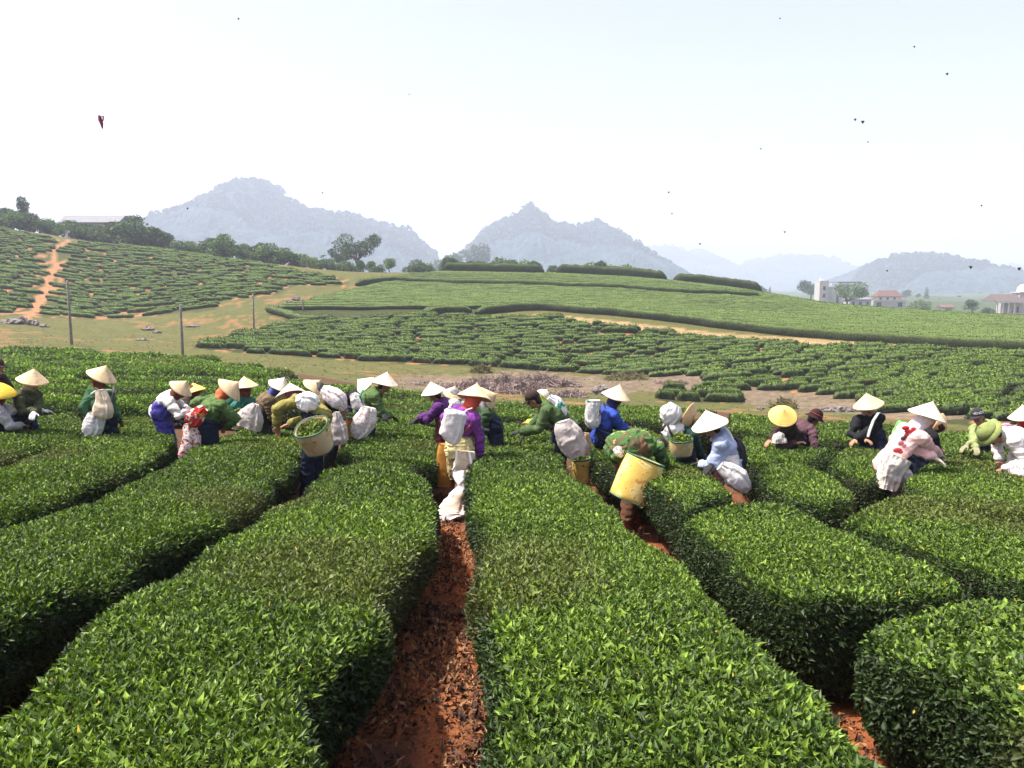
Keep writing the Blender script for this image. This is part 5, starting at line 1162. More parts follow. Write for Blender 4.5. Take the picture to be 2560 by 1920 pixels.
    if cap_: 
        co, fr = cap(hc+hup_head*.055, hup_head, hf, cap_['m'], o, cap_.get('band'), None, cap_.get('bucket', False), cap_.get('helmet', False))
        if cap_.get('text'):
            tc_ = bpy.data.curves.new('t', 'FONT'); tc_.body = cap_['text']; tc_.size = .055; tc_.extrude = .0025; tc_.align_x = 'CENTER'; tc_.align_y = 'CENTER'; to = bpy.data.objects.new('t', tc_); col.objects.link(to)
            me = bpy.data.meshes.new_from_object(to.evaluated_get(bpy.context.evaluated_depsgraph_get())); bpy.data.objects.remove(to)
            n = len(me.vertices); V = np.empty(n*3, np.float32); me.vertices.foreach_get('co', V); V = V.reshape(-1, 3).astype(float)
            tdir = unit(np.array(cap_['tdir'], float)); up_ = unit(fr[2]-tdir*np.dot(fr[2], tdir)); rr = np.cross(up_, tdir)
            a = V[:, 0]/.105; P = hc+hup_head*.055+up_*.035+(np.sin(a)*.101)[:, None]*rr+(np.cos(a)*.101)[:, None]*tdir+V[:, 1:2]*up_+tdir*(V[:, 2:3]+.004)-base
            me.vertices.foreach_set('co', P.astype(np.float32).ravel()); me.materials.append(STRAPW); link('lettering', me, co).location = Vector(base)
    if belt:
        S = Shape(); c = pv+u*.06; S.tube([c+rt*.172*fm*math.cos(q)+fb*.138*fm*math.sin(q) for q in np.linspace(0, 6.283, 30)], [(.022, .010)]*30, n=7, caps=False); link('belt', shift2(S.mesh('belt', belt), base), o)
    return o
def shift(me, base):
    me.transform(Matrix.Translation(-Vector(base))); return me
shift2 = shift
# ------------------------------------------------------------ the pickers
def hat(cx, cy, tx, ty, w=0, k=.15, m=STRAW, **q): return dict(c=(cx, cy), tip=(tx, ty), w=w, k=k, m=m, **q)
OLIVE = cloth('olive_drab_cotton', (.075, .085, .035)); GREEN = cloth('leaf_green_cotton', (.085, .16, .035)); GREEND = cloth('dark_green_cotton', (.04, .085, .035)); TEAL = cloth('teal_green_cotton', (.012, .11, .075))
GREENM = cloth('green_work_jacket', (.035, .12, .05)); BROWN = cloth('khaki_brown_cotton', (.16, .11, .055)); PURPLE = cloth('purple_knit', (.12, .02, .19)); PURPLE2 = cloth('bright_purple_knit', (.20, .025, .30)); BLUE = cloth('royal_blue_cotton', (.012, .06, .42)); LBLUE = cloth('light_blue_shirt', (.34, .42, .62))
PINK = mat_patch('pale_pink_knit', (.70, .42, .40), [((.74, .50, .48), .5, 5.)]); WHITE = cloth('white_cotton', (.72, .69, .64)); CREAM = cloth('cream_cotton', (.66, .58, .50)); BLACK = cloth('black_cotton', (.012, .013, .018)); NAVY = cloth('navy_trousers', (.012, .018, .045)); DARKB = cloth('dark_brown_cotton', (.045, .028, .022))
MAROON = cloth('dusky_maroon_knit', (.10, .045, .06)); LIME = cloth('lime_green_cotton', (.30, .40, .10)); YOLIVE = cloth('yellow_olive_cotton', (.27, .24, .04)); GREYC = cloth('grey_cotton', (.35, .34, .36)); BRPANT = cloth('rust_brown_trousers', (.17, .075, .035)); ORANGE = cloth('orange_scarf', (.70, .12, .02)); REDS = cloth('red_scarf', (.70, .07, .02)); WHITES = cloth('pinkish_white_scarf', (.75, .66, .70)); BLUES = cloth('blue_scarf', (.06, .09, .35)); PINKS = cloth('magenta_scarf', (.50, .08, .32)); BEIGE = cloth('beige_scarf', (.42, .34, .22)); BLUEW = cloth('deep_blue_cloth', (.05, .04, .34)); DARKW = cloth('charcoal_trousers', (.035, .03, .028))
ROSE = cloth('rust_scarf', (.15, .035, .015)); YEL = cloth('bright_yellow_vest', (.62, .70, .03))
person('worker in a dark brown cap, cut off by the left edge of the picture', (-8, 918), (-30, 985), 12.2, 100, DARKB, cap_=dict(up=(0, 0, 1), m=cloth('brown_cap', (.06, .03, .03))), face=True)
person('worker in a yellow conical hat with pink flowers at the left edge', (-2, 990), (-14, 1058), 11.2, 40, GREYC, hat=hat(0, 986, 4, 950, 74, .2, STRAW_Y if False else mat_straw('bright_yellow_hat', (.85, .60, .06), .95), spots=cloth('pink_print', (.75, .15, .25)), rnd=.35), scarf=ROSE)
person('woman in a dark olive jacket and beige scarf with grey gloves, second from the left', (84, 961), (58, 1040), 11.6, 105, OLIVE, hat=hat(81, 951, 90, 920, 74, .10), scarf=BEIGE, hands=[(85, 1032, -.25), (104, 1026, -.1)], glove=GLOVE_G, sleeve=None, legs=NAVY, scarf_drape=.02)
person('standing woman seen from behind in a green jacket with a pale shoulder stripe', (255, 946), (260, 1046), 11.5, 15, GREENM, hat=hat(254, 941, 270, 911, 74, .05), scarf=ROSE, hands=[(226, 1052, -.05, (-.1, -.6, -.2)), (298, 1050, .1, (.1, -.6, -.2))], legs=NAVY, fat=1.06)
person('woman in a white jacket bending forward with a deep blue cloth around her waist', (452, 987), (405, 1022), 12., 75, WHITE, hat=hat(452, 972, 478, 940, 62, .05), scarf=cloth('dark_red_scarf', (.14, .03, .03)), hands=[(470, 1024, .1), (480, 1022, -.05)], legs=BLUEW, belt=BLUEW, fat=1.05, glove=GLOVE_G)
person('worker in a small orange-yellow hat behind the woman in the white jacket', (488, 984), (470, 1030), 13.4, 90, DARKB, hat=hat(489, 977, 482, 948, 50, .05, STRAW_Y), scarf=ROSE)
person('worker in a leaf green jacket with an orange scarf, bending away', (562, 984), (516, 1058), 10.6, 55, GREEN, hipd=-.12, hat=hat(573, 975, 598, 954, 74, -.05), scarf=ORANGE, hands=[(500, 1000, .15, (-1, 0, -.1)), (567, 1066, .0, (.6, -.3, .2))], legs=NAVY, fat=1.18)
person('worker in a teal jacket under a straw hat, right of the orange scarf', (612, 982), (612, 1040), 12.9, 20, TEAL, hat=hat(614, 967, 611, 938, 64, .0), scarf=ROSE, hands=[(585, 1022, 0), (640, 1026, 0)])
person('worker in a khaki brown jacket with a blue scarf, bending to the right', (694, 975), (655, 1034), 12., 80, BROWN, hat=hat(700, 966, 716, 938, 62, .10, STRAW_W), scarf=BLUES, hands=[(690, 1042, -.2), (700, 1040, .1)], fat=1.1, legs=DARKW)
person('woman in a yellow-olive jacket with a magenta scarf, above the cream basket', (736, 990), (790, 1036), 9.9, -75, YOLIVE, hipd=-.15, hat=hat(730, 990, 722, 958, 84, -.42, STRAW_W), scarf=PINKS, hands=[(694, 1064, -.15, (0, -.3, .6)), (722, 1060, .15)], fat=1.12, legs=NAVY)
person('worker in a khaki brown jacket carrying a red and white printed sack on the back', (795, 982), (836, 1028), 11.2, -85, BROWN, hat=hat(784, 970, 804, 946, 62, .05), scarf=cloth('grey_black_scarf', (.10, .10, .12)), hands=[(800, 1046, -.1), (810, 1046, .1)], fat=1.08, legs=DARKW)
person('worker half hidden behind the green jacket, with a white hat slung on the back', (912, 972), (880, 1020), 13., 80, BLACK, hat=hat(913, 966, 893, 945, 62, .25, STRAW_W), scarf=BLACK)
person('worker in a bright green jacket reaching right over the dome shaped hedge', (962, 968), (912, 1026), 11.9, 85, GREEN, hat=hat(962, 957, 969, 929, 66, .05, STRAW_W), hands=[(958, 1034, -.2), (976, 1040, .0)], glove=GLOVE, face=True, skin=SKIN_D, fat=1.05)
person('woman in a dark purple jumper picking to the left with black gloves', (1090, 987), (1112, 1052), 11.8, -80, PURPLE, hat=hat(1083, 980, 1076, 950, 64, .1, STRAW_W), hands=[(1052, 1050, .1), (1046, 1046, -.1)], glove=GLOVE, legs=cloth('dark_red_trousers', (.12, .02, .02)), face=True, skin=SKIN_D)
person('worker almost hidden between the two purple jumpers, with a white collar', (1134, 990), (1138, 1046), 12.6, 10, GREYC, hat=hat(1134, 985, 1140, 962, 54, .35), scarf=GREYC)
person('woman in a bright purple jumper and red scarf, standing in the red path', (1184, 1003), (1150, 1100), 10., 50, PURPLE2, hat=hat(1186, 995, 1191, 966, 90, -.28), scarf=REDS, hands=[(1122, 1090, .2), (1198, 1140, .0, (.8, -.3, .2))], glove=GLOVE, legs=cloth('pale_brown_trousers', (.40, .26, .16)), fat=1.02, scarf_drape=.10, feet=(.1, .05), pants_w=1.15)
person('worker in dark green partly behind the red scarf, in a pale hat tipped right', (1212, 1004), (1232, 1058), 11.3, 90, GREEND, hat=hat(1217, 997, 1242, 984, 66, .1), scarf=GREYC, hands=[(1212, 1068, -.1), (1222, 1070, .1)], glove=GLOVE)
person('man in a dark brown cap and green jacket leaning far forward to the left', (1335, 1000), (1412, 1062), 10.8, -85, cloth('moss_green_fleece', (.07, .125, .035)), cap_=dict(up=(-.35, -.1, 1), m=cloth('dark_brown_cap', (.045, .025, .02))), hands=[(1302, 1078, -.15, (.1, -.2, -1)), (1312, 1086, .15)], glove=GLOVE, face=True, skin=SKIN_D, fat=1.1, legs=NAVY)
person('worker in a bright yellow vest behind the man in the dark cap', (1338, 1010), (1400, 1050), 12.1, -80, YEL, hat=hat(1358, 988, 1370, 972, 38, -.0, STRAW_W, rnd=.5), scarf=YEL, hands=[(1320, 1056, -.1), (1330, 1056, .1)])
person('worker in a royal blue jacket and speckled straw hat picking to the right', (1541, 1005), (1506, 1084), 11.3, 75, BLUE, hat=hat(1540, 992, 1549, 960, 76, .08, mat_straw('speckled_palm_leaf', (.74, .58, .38), .5)), scarf=cloth('dark_blue_scarf', (.02, .03, .12)), hands=[(1566, 1066, .0), (1570, 1070, .12)], fat=1.08, legs=NAVY, belt=BLUE, scarf_drape=0)
person('worker in a camouflage jacket bent double behind a big yellow basket', (1648, 1120), (1566, 1120), 9.2, 62, CAMO, hipd=-.28, hands=[(1640, 1160, .25), (1655, 1150, .15)], legs=BRPANT, boots=BOOT, boot_h=.42, fat=1.5, skin=SKIN_D, feet=(.25, -.05), pants_w=1.1)
person('worker in dark teal behind the light blue shirt, in a large tan hat tipped right', (1748, 1058), (1712, 1108), 9.9, 85, cloth('dark_teal_cotton', (.012, .05, .045)), hat=hat(1722, 1043, 1760, 1056, 78, .62, STRAW_T, h=.72), scarf=BROWN, hands=[(1765, 1150, .0), (1758, 1148, .15)], fat=1.05)
person('woman in a light blue shirt and white hat with a black shoulder bag', (1782, 1070), (1822, 1150), 9., -70, LBLUE, hat=hat(1775, 1062, 1763, 1026, 94, .08, STRAW_W), hands=[(1752, 1158, .1), (1780, 1162, -.2, (.5, -.5, -.6))], glove=GLOVE, legs=cloth('white_trousers', (.66, .62, .60)), fat=1.0, face=True)
person('worker facing the camera under a golden disc of a hat, bending low', (1966, 1052), (1978, 1094), 11.6, 172, DARKB, hipd=.45, hat=hat(1957, 1040, 1952, 1012, 70, .85, STRAW_Y, h=.70, dy=-.09), scarf=GREYC, hands=[(1926, 1100, -.1), (1990, 1108, -.1)], legs=DARKB)
person('worker in a maroon and black bucket hat picking to the right', (2036, 1046), (1998, 1100), 12.2, 80, MAROON, cap_=dict(up=(.35, -.05, .9), m=cloth('maroon_black_felt', (.04, .012, .016)), bucket=True, band=cloth('orange_band', (.40, .06, .03))), hands=[(2026, 1106, .1), (2034, 1108, -.1)], glove=GLOVE_G, skin=SKIN_D)
person('worker in black with a grey strap across the chest under a cream hat', (2172, 1022), (2180, 1092), 12., 190, BLACK, hat=hat(2171, 1012, 2163, 984, 74, .12, STRAW), scarf=cloth('mask_pink', (.45, .25, .20)), hands=[(2140, 1098, -.25), (2162, 1098, -.25)], fat=1.08)
person('woman in pale pink leaning right over the hedge in a white hat', (2312, 1056), (2226, 1156), 9.4, 80, PINK, hat=hat(2317, 1040, 2328, 1005, 92, .06, STRAW_W), scarf=WHITES, hands=[(2336, 1144, -.15, (-.2, -.4, -.6)), (2345, 1135, .2)], legs=CREAM, fat=1.05, glove=cloth('cream_glove', (.55, .45, .38)), pants_w=1.3)
person('worker in black under the tan hat behind the woman in pink', (2322, 1066), (2290, 1110), 10.3, 85, BLACK, hat=hat(2344, 1060, 2372, 1074, 60, .8, STRAW_T, h=.8, rnd=.3), scarf=cloth('dark_maroon_scarf', (.08, .015, .02)), hands=[(2335, 1120, .0), (2340, 1118, .1)])
person('man in a black lettered cap and pale green jacket facing left', (2446, 1044), (2478, 1100), 12.3, -125, cloth('pale_green_jacket', (.26, .34, .10)), cap_=dict(up=(-.15, .12, 1), m=cloth('black_cap', (.03, .028, .04)), text='VENCO', tdir=(-.25, -1, 0)), hands=[(2420, 1112, -.2), (2440, 1118, -.3)], glove=cloth('olive_glove', (.28, .27, .14)), face=True, skin=SKIN_D)
person('man in a green pith helmet and white shirt bending low to the left', (2480, 1088), (2560, 1112), 9.6, -88, WHITE, cap_=dict(up=(-.75, -.05, .62), m=cloth('pith_green', (.24, .30, .07)), helmet=True), hands=[(2506, 1172, -.15, (.3, -.2, -.4)), (2500, 1150, .2)], face=True, skin=SKIN_D, fat=1.12, legs=WHITE, sleeve=None)
person('worker with a red scarf cut off by the right edge of the picture', (2554, 1052), (2580, 1100), 10.9, -80, TEAL, hat=hat(2560, 1042, 2556, 1022, 72, .0, STRAW_W), scarf=cloth('crimson_scarf', (.45, .02, .05)), hands=[(2535, 1080, 0), (2530, 1080, .1)], sleeve=cloth('salmon_sleeve', (.60, .26, .14)))
# ------------------------------------------------------------ what they carry
bag([(22, 1012, 16), (16, 1034, 20), (10, 1056, 12)], 11.3, 'narrow white sack hanging behind the woman with the beige scarf', SACKW)
bag([(262, 972, 22), (268, 998, 34), (268, 1022, 48), (268, 1036, 44), (267, 1044, 20)], 11.25, 'beige backpack sack on the standing woman with the striped jacket', SACKB, straps=[(STRAPD, (238, 968, .1), (248, 976, -.1), (258, 1000, -.12)), (STRAPD, (284, 966, .1), (284, 980, -.1), (280, 1004, -.12))], off=-.12, amp=.012)
bag([(242, 1036, 38), (236, 1056, 48), (228, 1076, 52), (216, 1084, 36)], 11.2, 'crumpled white harvest sack at the left hip of the standing woman', SACKW)
S = Shape(); p0 = [at(a, b, 11.5+c) for a, b, c in ((228, 986, -.13), (238, 979, -.19), (256, 976, -.21), (276, 976, -.20), (288, 981, -.14))]; S.tube(p0, [(.008, .022)]*5, n=6, side=TOCAM); o = link('reflective_stripe', S.mesh('stripe', cloth('pale_green_stripe', (.45, .60, .42))), next(q for q in bpy.data.objects if q.get('label', '').startswith('standing woman seen'))); o.location = -o.parent.location
bag([(424, 1002, 30), (412, 1014, 44), (402, 1028, 50), (396, 1040, 44)], 11.9, '', BLUEW, name='waist_cloth', parent=next(q for q in bpy.data.objects if q.get('label', '').startswith('woman in a white jacket')), amp=.014)
bag([(512, 1020, 16), (496, 1034, 38), (482, 1048, 44), (472, 1058, 28)], 10.25, 'red and orange plastic bag tied at the waist of the leaf green jacket', mat_patch('red_orange_print', (.45, .035, .03), [((.60, .25, .04), .58, 14.), ((.62, .58, .56), .52, 11.)]), cat='plastic bag', name='plastic_bag')
bag([(476, 1058, 30), (480, 1085, 44), (476, 1115, 48), (468, 1146, 50), (464, 1152, 44)], 10.3, 'long white sack with red print hanging beside the leaf green jacket', SACKR, flat=.4)
bag([(640, 1010, 14), (632, 1028, 46), (624, 1048, 66), (618, 1066, 72)], 11.6, 'pinkish grey sack held open by a hoop in front of the khaki jacket', SACKG, open_top=False)
basket((598, 1032), (590, 1070), 34, 30, 12.1, .1, 'small yellow basket left of the pinkish grey sack', PLASTIC_Y, RIM_L)
bag([(597, 1002, 10), (588, 1018, 26), (584, 1030, 18)], 12.7, 'bunched teal plastic sack in front of the teal jacket', cloth('teal_plastic', (.02, .22, .15), rough=.5))
bag([(752, 1002, 26), (766, 1000, 44), (784, 1002, 46), (800, 1010, 26)], 9.7, 'white sack with a green stripe on the back of the yellow-olive jacket', SACKGR if False else mat_patch('white_sack_green_edge', (.76, .75, .74), [((.03, .36, .16), .66, 5.)]), straps=[(cloth('green_strap', (.02, .30, .18)), (756, 984, .0), (752, 1004, -.22), (758, 1022, -.05))], off=-.16, flat=.8)
basket((781, 1064), (798, 1124), 84, 70, 9.1, .48, 'big cream plastic basket with a green rim, full of plucked leaves', PLASTIC_C, RIM)
bag([(806, 972, 18), (826, 984, 40), (846, 1000, 44), (858, 1014, 30), (864, 1022, 12)], 11.0, 'red and white printed sack on the back of the khaki brown jacket', SACKP, off=-.05, flat=.7)
bag([(842, 1030, 12), (842, 1050, 30), (846, 1074, 40), (848, 1098, 44), (850, 1110, 34)], 10.3, 'brownish white sack hanging open behind the cream basket', SACKG, flat=.5)
bag([(884, 982, 14), (893, 996, 26), (898, 1014, 30), (900, 1020, 16)], 11.7, 'small white sack with teal straps on the back of the bright green jacket', SACKW, straps=[(cloth('teal_strap', (.02, .22, .17)), (908, 974, .1), (900, 990, -.15), (908, 1014, -.12))], off=-.1)
bag([(876, 984, 14), (872, 998, 28), (872, 1012, 18)], 12.4, 'dark cloth bundle behind the small white sack', BLACK, name='bundle', cat='bundle')
bag([(922, 1018, 34), (918, 1038, 48), (906, 1060, 54), (892, 1084, 40), (886, 1092, 22)], 11.3, 'large white printed sack tied below the bright green jacket', SACKP, flat=.4)
basket((880, 1038), (878, 1092), 40, 34, 11.8, .1, 'upright ochre basket between the white printed sacks', PLASTIC_O, RIM)
bag([(1128, 998, 10), (1132, 1010, 34), (1130, 1026, 38), (1126, 1034, 20)], 12.1, 'white sack on the back of the half hidden worker between the purple jumpers', SACKW)
bag([(1142, 1022, 44), (1140, 1030, 56), (1134, 1055, 56), (1128, 1078, 58), (1122, 1092, 50), (1118, 1097, 26)], 9.75, 'white backpack sack with a yellow edge on the woman in bright purple', SACKW, straps=[(STRAPW, (1180, 1020, .05), (1168, 1024, -.12), (1160, 1034, -.08)), (STRAPW, (1128, 1010, .15), (1120, 1026, -.02), (1116, 1036, -.02)), (cloth('rust_strap', (.35, .08, .05)), (1156, 1082, -.04), (1166, 1074, -.06), (1176, 1064, .0))], flat=.45, off=-.12, amp=.012)
wp = next(q for q in bpy.data.objects if q.get('label', '').startswith('woman in a bright purple'))
bag([(1148, 1092, 60), (1148, 1108, 70), (1148, 1124, 74), (1150, 1138, 70)], 9.95, '', cloth('pale_yellow_wrap', (.66, .58, .24), bump=.9), name='waist_wrap', parent=wp, flat=.85, amp=.02, sc_=18)
bag([(1136, 1122, 34), (1138, 1150, 46), (1140, 1180, 40), (1142, 1196, 36)], 10.0, '', cloth('pale_yellow_wrap2', (.60, .48, .20)), name='side_wrap', parent=wp, flat=.3)
bag([(1114, 1110, 34), (1112, 1140, 42), (1112, 1180, 44), (1114, 1214, 44)], 10.15, 'tall ochre plastic basket standing in the path behind the woman in bright purple', PLASTIC_O, name='plastic_basket', cat='basket', flat=.6, amp=.006)
bag([(1166, 1128, 40), (1164, 1150, 46), (1158, 1170, 52), (1160, 1190, 46)], 9.75, 'open white sack with pointed corners tied at the waist of the woman in bright purple', SACKB, flat=.4, straps=[(STRAPW, (1142, 1128, -.1), (1140, 1160, -.14), (1132, 1176, -.12)), (STRAPW, (1174, 1130, -.1), (1178, 1160, -.14), (1180, 1190, -.1))])
bag([(1158, 1176, 54), (1160, 1196, 48), (1162, 1216, 38), (1146, 1248, 50), (1134, 1276, 74), (1130, 1292, 82), (1134, 1304, 74)], 9.35, 'long full white sack dragging on the red earth path', mat_patch('long_white_sack', (.76, .74, .72), [((.68, .55, .44), .52, 3.)]), flat=.62, amp=.02, depth2=9.15)
bag([(1372, 992, 14), (1390, 1004, 22), (1404, 1026, 22), (1408, 1040, 12)], 10.75, 'white strap bag across the back of the man in the dark cap', SACKGR, flat=.6, off=-.02)
bag([(1408, 1052, 34), (1414, 1072, 56), (1424, 1096, 66), (1436, 1122, 62), (1442, 1140, 44)], 10.35, 'large whitish sack hanging from the waist of the man in the dark cap', SACKG, flat=.5, amp=.022)
bag([(1482, 1000, 34), (1482, 1016, 36), (1480, 1042, 36), (1482, 1060, 34), (1484, 1068, 24)], 11.15, 'silvery printed backpack sack on the royal blue jacket', mat_patch('silver_print', (.60, .60, .58), [((.10, .22, .14), .60, 9.), ((.40, .12, .08), .64, 6.)]), flat=.7, off=-.02, straps=[(STRAPD, (1494, 1002, 0), (1508, 1004, -.06), (1512, 1020, -.12))])
bag([(1466, 1082, 14), (1462, 1105, 26), (1456, 1130, 34), (1452, 1144, 38)], 10.8, 'brownish sack hanging behind the royal blue jacket into the basket', mat_simple('pinkish_brown_sack', (.42, .28, .20), .8, .2, 5, .5, 20), flat=.5)
basket((1452, 1144), (1456, 1206), 48, 40, 10.6, .12, 'yellow basket with a green rim behind the royal blue jacket', PLASTIC_Y, RIM)
basket((1615, 1149), (1571, 1250), 98, 104, 8.45, -.10, 'big yellow stained basket slung on the back of the camouflage jacket', PLASTIC_Y, RIM, False, seam=-1.15)
bag([(1536, 1122, 12), (1546, 1130, 20), (1556, 1140, 12)], 8.7, 'white cloth knot tied at the waist of the camouflage jacket', SACKW, cat='cloth', name='knotted_cloth')
bag([(1690, 1012, 24), (1680, 1028, 48), (1668, 1044, 46), (1658, 1052, 24)], 9.8, 'upper white bundle on the back under the tan hat', SACKW, flat=.8)
bag([(1682, 1058, 44), (1682, 1074, 50), (1680, 1088, 50), (1678, 1096, 38)], 9.8, 'lower white sack with dark cords under the tan hat', SACKW, flat=.8, straps=[(STRAPD, (1668, 1060, -.2), (1676, 1080, -.24), (1684, 1094, -.2)), (STRAPD, (1664, 1062, -.15), (1658, 1070, -.15), (1654, 1078, -.1))])
basket((1702, 1096), (1704, 1136), 56, 50, 9.6, .18, 'cream basket heaped with leaves in front of the tan hat', PLASTIC_C, RIM)
bag([(1828, 1094, 16), (1836, 1116, 36), (1838, 1150, 44), (1834, 1170, 36), (1830, 1178, 16)], 9.05, 'black shoulder bag on the back of the light blue shirt', cloth('black_bag', (.022, .022, .035), rough=.5), name='shoulder_bag', cat='bag', flat=.6, straps=[(STRAPW, (1806, 1062, .0), (1824, 1082, -.12), (1838, 1112, -.12))], off=-.05)
bag([(1800, 1164, 26), (1818, 1178, 44), (1840, 1196, 54), (1862, 1218, 36), (1870, 1226, 18)], 8.75, 'white sack trailing right below the light blue shirt', SACKW, flat=.5)
bag([(1798, 1168, 20), (1794, 1184, 22), (1794, 1200, 20)], 8.85, 'small brown cloth bag below the light blue shirt', mat_simple('brown_bag', (.36, .18, .12), .8, .2, 5, .4, 20), cat='bag', name='cloth_bag')
bag([(1954, 1082, 12), (1948, 1094, 26), (1948, 1106, 34)], 11.1, 'small whitish sack hanging under the golden disc hat', SACKG)
S = Shape(); pts = [at(a, b, 11.65+c) for a, b, c in ((2204, 1034, .1), (2196, 1032, -.02), (2184, 1050, -.08), (2174, 1076, -.16), (2170, 1092, -.2))]; S.tube(pts, [(.026, .007)]*5, n=6, side=RIGHT); o = link('grey_strap', S.mesh('strap', cloth('pale_grey_strap', (.36, .38, .36))), next(q for q in bpy.data.objects if q.get('label', '').startswith('worker in black with a grey'))); o.location = -o.parent.location
bag([(2262, 1054, 22), (2256, 1070, 34), (2250, 1090, 34), (2246, 1102, 22)], 9.6, 'bright green plastic sack on the far side of the woman in pink', cloth('lime_plastic', (.16, .50, .07), rough=.5), flat=.7)
pw = next(q for q in bpy.data.objects if q.get('label', '').startswith('woman in pale pink'))
bag([(2244, 1140, 66), (2234, 1160, 62), (2224, 1190, 50), (2216, 1222, 42)], 9.15, '', cloth('cream_apron', (.70, .64, .56)), name='apron', parent=pw, flat=.7, amp=.022)
def print_patch(pts, Y, m, parent, name='flower_print'):
    S = Shape()
    for a, b, w, h in pts: S.ell(at(a, b, Y)-np.array(parent.location), np.eye(3), (w*Y/F/2, .012, h*Y/F/2), 12, 8)
    return link(name, S.mesh(name, m), parent)
print_patch([(2264, 1070, 20, 12), (2273, 1078, 26, 10), (2266, 1088, 12, 16), (2284, 1072, 14, 9), (2280, 1086, 10, 8)], 9.27, cloth('red_print', (.62, .01, .02)), pw); print_patch([(2258, 1096, 14, 12), (2264, 1090, 10, 8), (2284, 1090, 10, 6)], 9.27, cloth('dark_print', (.10, .07, .07)), pw)
print_patch([(2252, 1108, 16, 14), (2260, 1114, 12, 12)], 9.2, cloth('pink_flower', (.70, .20, .22)), pw); print_patch([(2244, 1126, 24, 14), (2251, 1130, 14, 10)], 9.16, cloth('red_print2', (.60, .03, .05)), pw)
bag([(2528, 1166, 12), (2540, 1176, 40), (2556, 1188, 50), (2574, 1196, 40)], 9.2, 'white printed sack lying under the chest of the man in the pith helmet', SACKP, flat=.6)
bag([(2500, 1068, 10), (2510, 1069, 16), (2522, 1070, 18), (2534, 1068, 10)], 10.6, 'pink patterned bag at the right edge behind the pith helmet', mat_patch('pink_pattern', (.72, .36, .48), [((.72, .66, .68), .55, 16.)]), cat='bag', name='cloth_bag')
# flakes and insects in the air
M_BUG = mat_simple('insect_black', (.02, .02, .025), .5, .2, 30); M_DRY = mat_simple('curled_red_leaf', (.20, .02, .05), .6, .5, 60)
P = at(253, 305, 5.0); S = Shape(); k = 5.0/F
S.tube([(-4*k, 0, 15*k), (-3*k, .004, 6*k), (1*k, 0, -4*k), (2*k, 0, -15*k)], [(3*k, 1.5*k), (5*k, 2*k), (4*k, 2*k), (1.5*k, 1*k)], n=8, side=RIGHT); S.tube([(1*k, 0, 12*k), (6*k, 0, 13*k), (5*k, 0, 5*k), (1*k, 0, -2*k)], [1.5*k, 1.8*k, 1.5*k, .8*k], n=6)
o = link('drifting_leaf', S.mesh('leaf', M_DRY), label='curled dark red leaf drifting in the sky at the upper left', category='leaf'); o.location = P
for a, b, s, lb in ((2138, 299, 4, 'left of the two insects flying close together in the sky'), (2157, 305, 5, 'right of the two insects flying close together in the sky'), (2286, 117, 3, None), (2368, 185, 4, None), (1902, 372, 2.5, None), (2170, 355, 2.5, None), (1672, 481, 3, None), (1680, 534, 2.5, None), (2427, 668, 5, None), (2548, 672, 5, None), (2218, 677, 3, None), (806, 482, 2.5, None), (469, 521, 3, None), (596, 47, 3, None), (1950, 46, 2.5, None), (1962, 580, 3, None), (1750, 610, 3, None), (2454, 514, 3, None), (1023, 236, 2, None)):
    Yb = 6.; k = Yb/F; o = thing('flying_insect', lb or 'tiny dark insect flying alone against the pale sky', 'insect', at(a, b, Yb), None if lb else 'insects scattered over the sky'); S = Shape(); S.ell((0, 0, 0), np.eye(3), (s*.55*k, s*.5*k, s*.8*k), 8, 6); link('insect_body', S.mesh('b', M_BUG), o)
    S = Shape(); S.ell((s*.5*k, .002, s*.2*k), unit(np.array([[1, 0, .5], [0, 1, 0], [-.5, 0, 1]])), (s*.6*k, .0005, s*.25*k), 8, 4); S.ell((-s*.5*k, .002, s*.2*k), unit(np.array([[1, 0, -.5], [0, 1, 0], [.5, 0, 1]])), (s*.6*k, .0005, s*.25*k), 8, 4); link('wings', S.mesh('w', M_BUG), o)
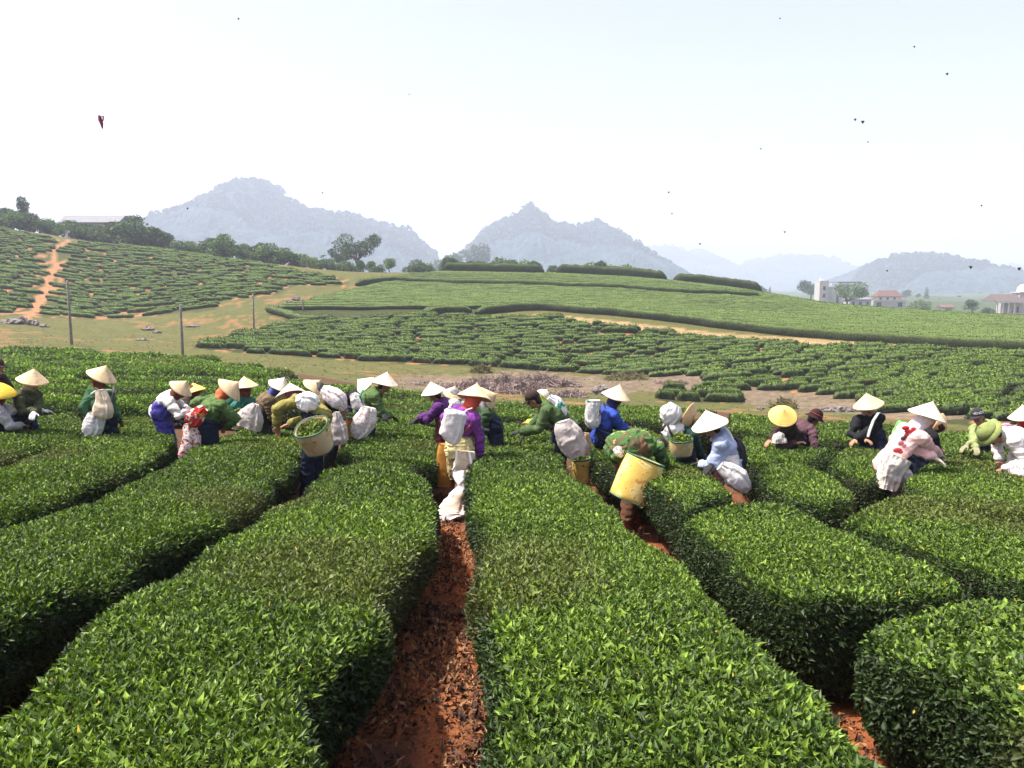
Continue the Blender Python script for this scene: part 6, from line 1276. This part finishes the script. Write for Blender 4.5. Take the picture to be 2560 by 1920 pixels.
# ------------------------------------------------------------ labels that single out the members of a group
ONES = ['', 'first', 'second', 'third', 'fourth', 'fifth', 'sixth', 'seventh', 'eighth', 'ninth', 'tenth', 'eleventh', 'twelfth', 'thirteenth', 'fourteenth', 'fifteenth', 'sixteenth', 'seventeenth', 'eighteenth', 'nineteenth']
TENS = {2: ('twentieth', 'twenty'), 3: ('thirtieth', 'thirty'), 4: ('fortieth', 'forty'), 5: ('fiftieth', 'fifty'), 6: ('sixtieth', 'sixty'), 7: ('seventieth', 'seventy')}
def ordn(n): return ONES[n] if n < 20 else TENS[n//10][0] if n % 10 == 0 else TENS[n//10][1]+'-'+ONES[n % 10]
def members(g): return [q for q in bpy.data.objects if q.get('group') == g and q.parent is None]
def by_x(g, fmt):
    m = sorted(members(g), key=lambda q: float(to_px(np.array(q.location))[0]))
    for k, q in enumerate(m): q['label'] = fmt % ordn(k+1)
by_x('trees in the belt on the left crest', 'dense dark green tree, %s from the left in the belt on the left crest')
by_x('trees in the saddle between the hills', 'mid green tree, %s from the left in the growth between the two tea hills')
by_x('trees behind the windbreak hedges', 'low tree, %s from the left of those peeping over the windbreak hedges')
by_x('banana plants in the saddle', '%s banana plant from the left in the saddle, with broad arching leaves')
by_x('short palms in the saddle', '%s short palm from the left in the saddle, with drooping fronds')
by_x('palms behind the windbreak hedges', '%s small palm from the left behind the windbreak hedges')
by_x('bushes left of the windbreak', '%s low bush from the left at the left end of the windbreak hedges')
by_x('rocks of the left outcrops', 'weathered rock, %s from the left in the outcrops on the far grass')
by_x('pale rocks on the right', 'pale grey rock, %s from the left in the stony line below the slope')
by_x('insects scattered over the sky', 'tiny dark insect, %s from the left of the lone ones in the sky')
by_x('pale tangles', '%s')
m = sorted(members('parallel tea hedges on the terraced hill'), key=lambda q: np.mean([v.co[1] for v in list(q.data.vertices)[:400]]))
for k, q in enumerate(m): q['label'] = '%s long level tea hedge counted upwards from the foot of the terraced hill' % ordn(k+1)
def rows(lst, tol, fmt):
    lst = sorted(lst, key=lambda t: t[1]); R = []
    for q, y, x in lst:
        if R and y-R[-1][0] < tol: R[-1][1].append((x, q))
        else: R.append((y, [(x, q)]))
    for i, (_, r) in enumerate(R):
        for j, (x, q) in enumerate(sorted(r, key=lambda t: t[0])): q['label'] = fmt % (ordn(j+1), ordn(i+1))
rows([(q, q.location[1]+.02*q.location[0], q.location[0]) for q in members('short tea hedges on the middle slope')], 1.05, 'short clipped tea hedge, %s from left in the %s row up the red slope')
rows([(q, y, x) for q, y, x in FIELD_LIST], .5, 'rounded tea hedge, %s from left in the %s row of the mounded left field')
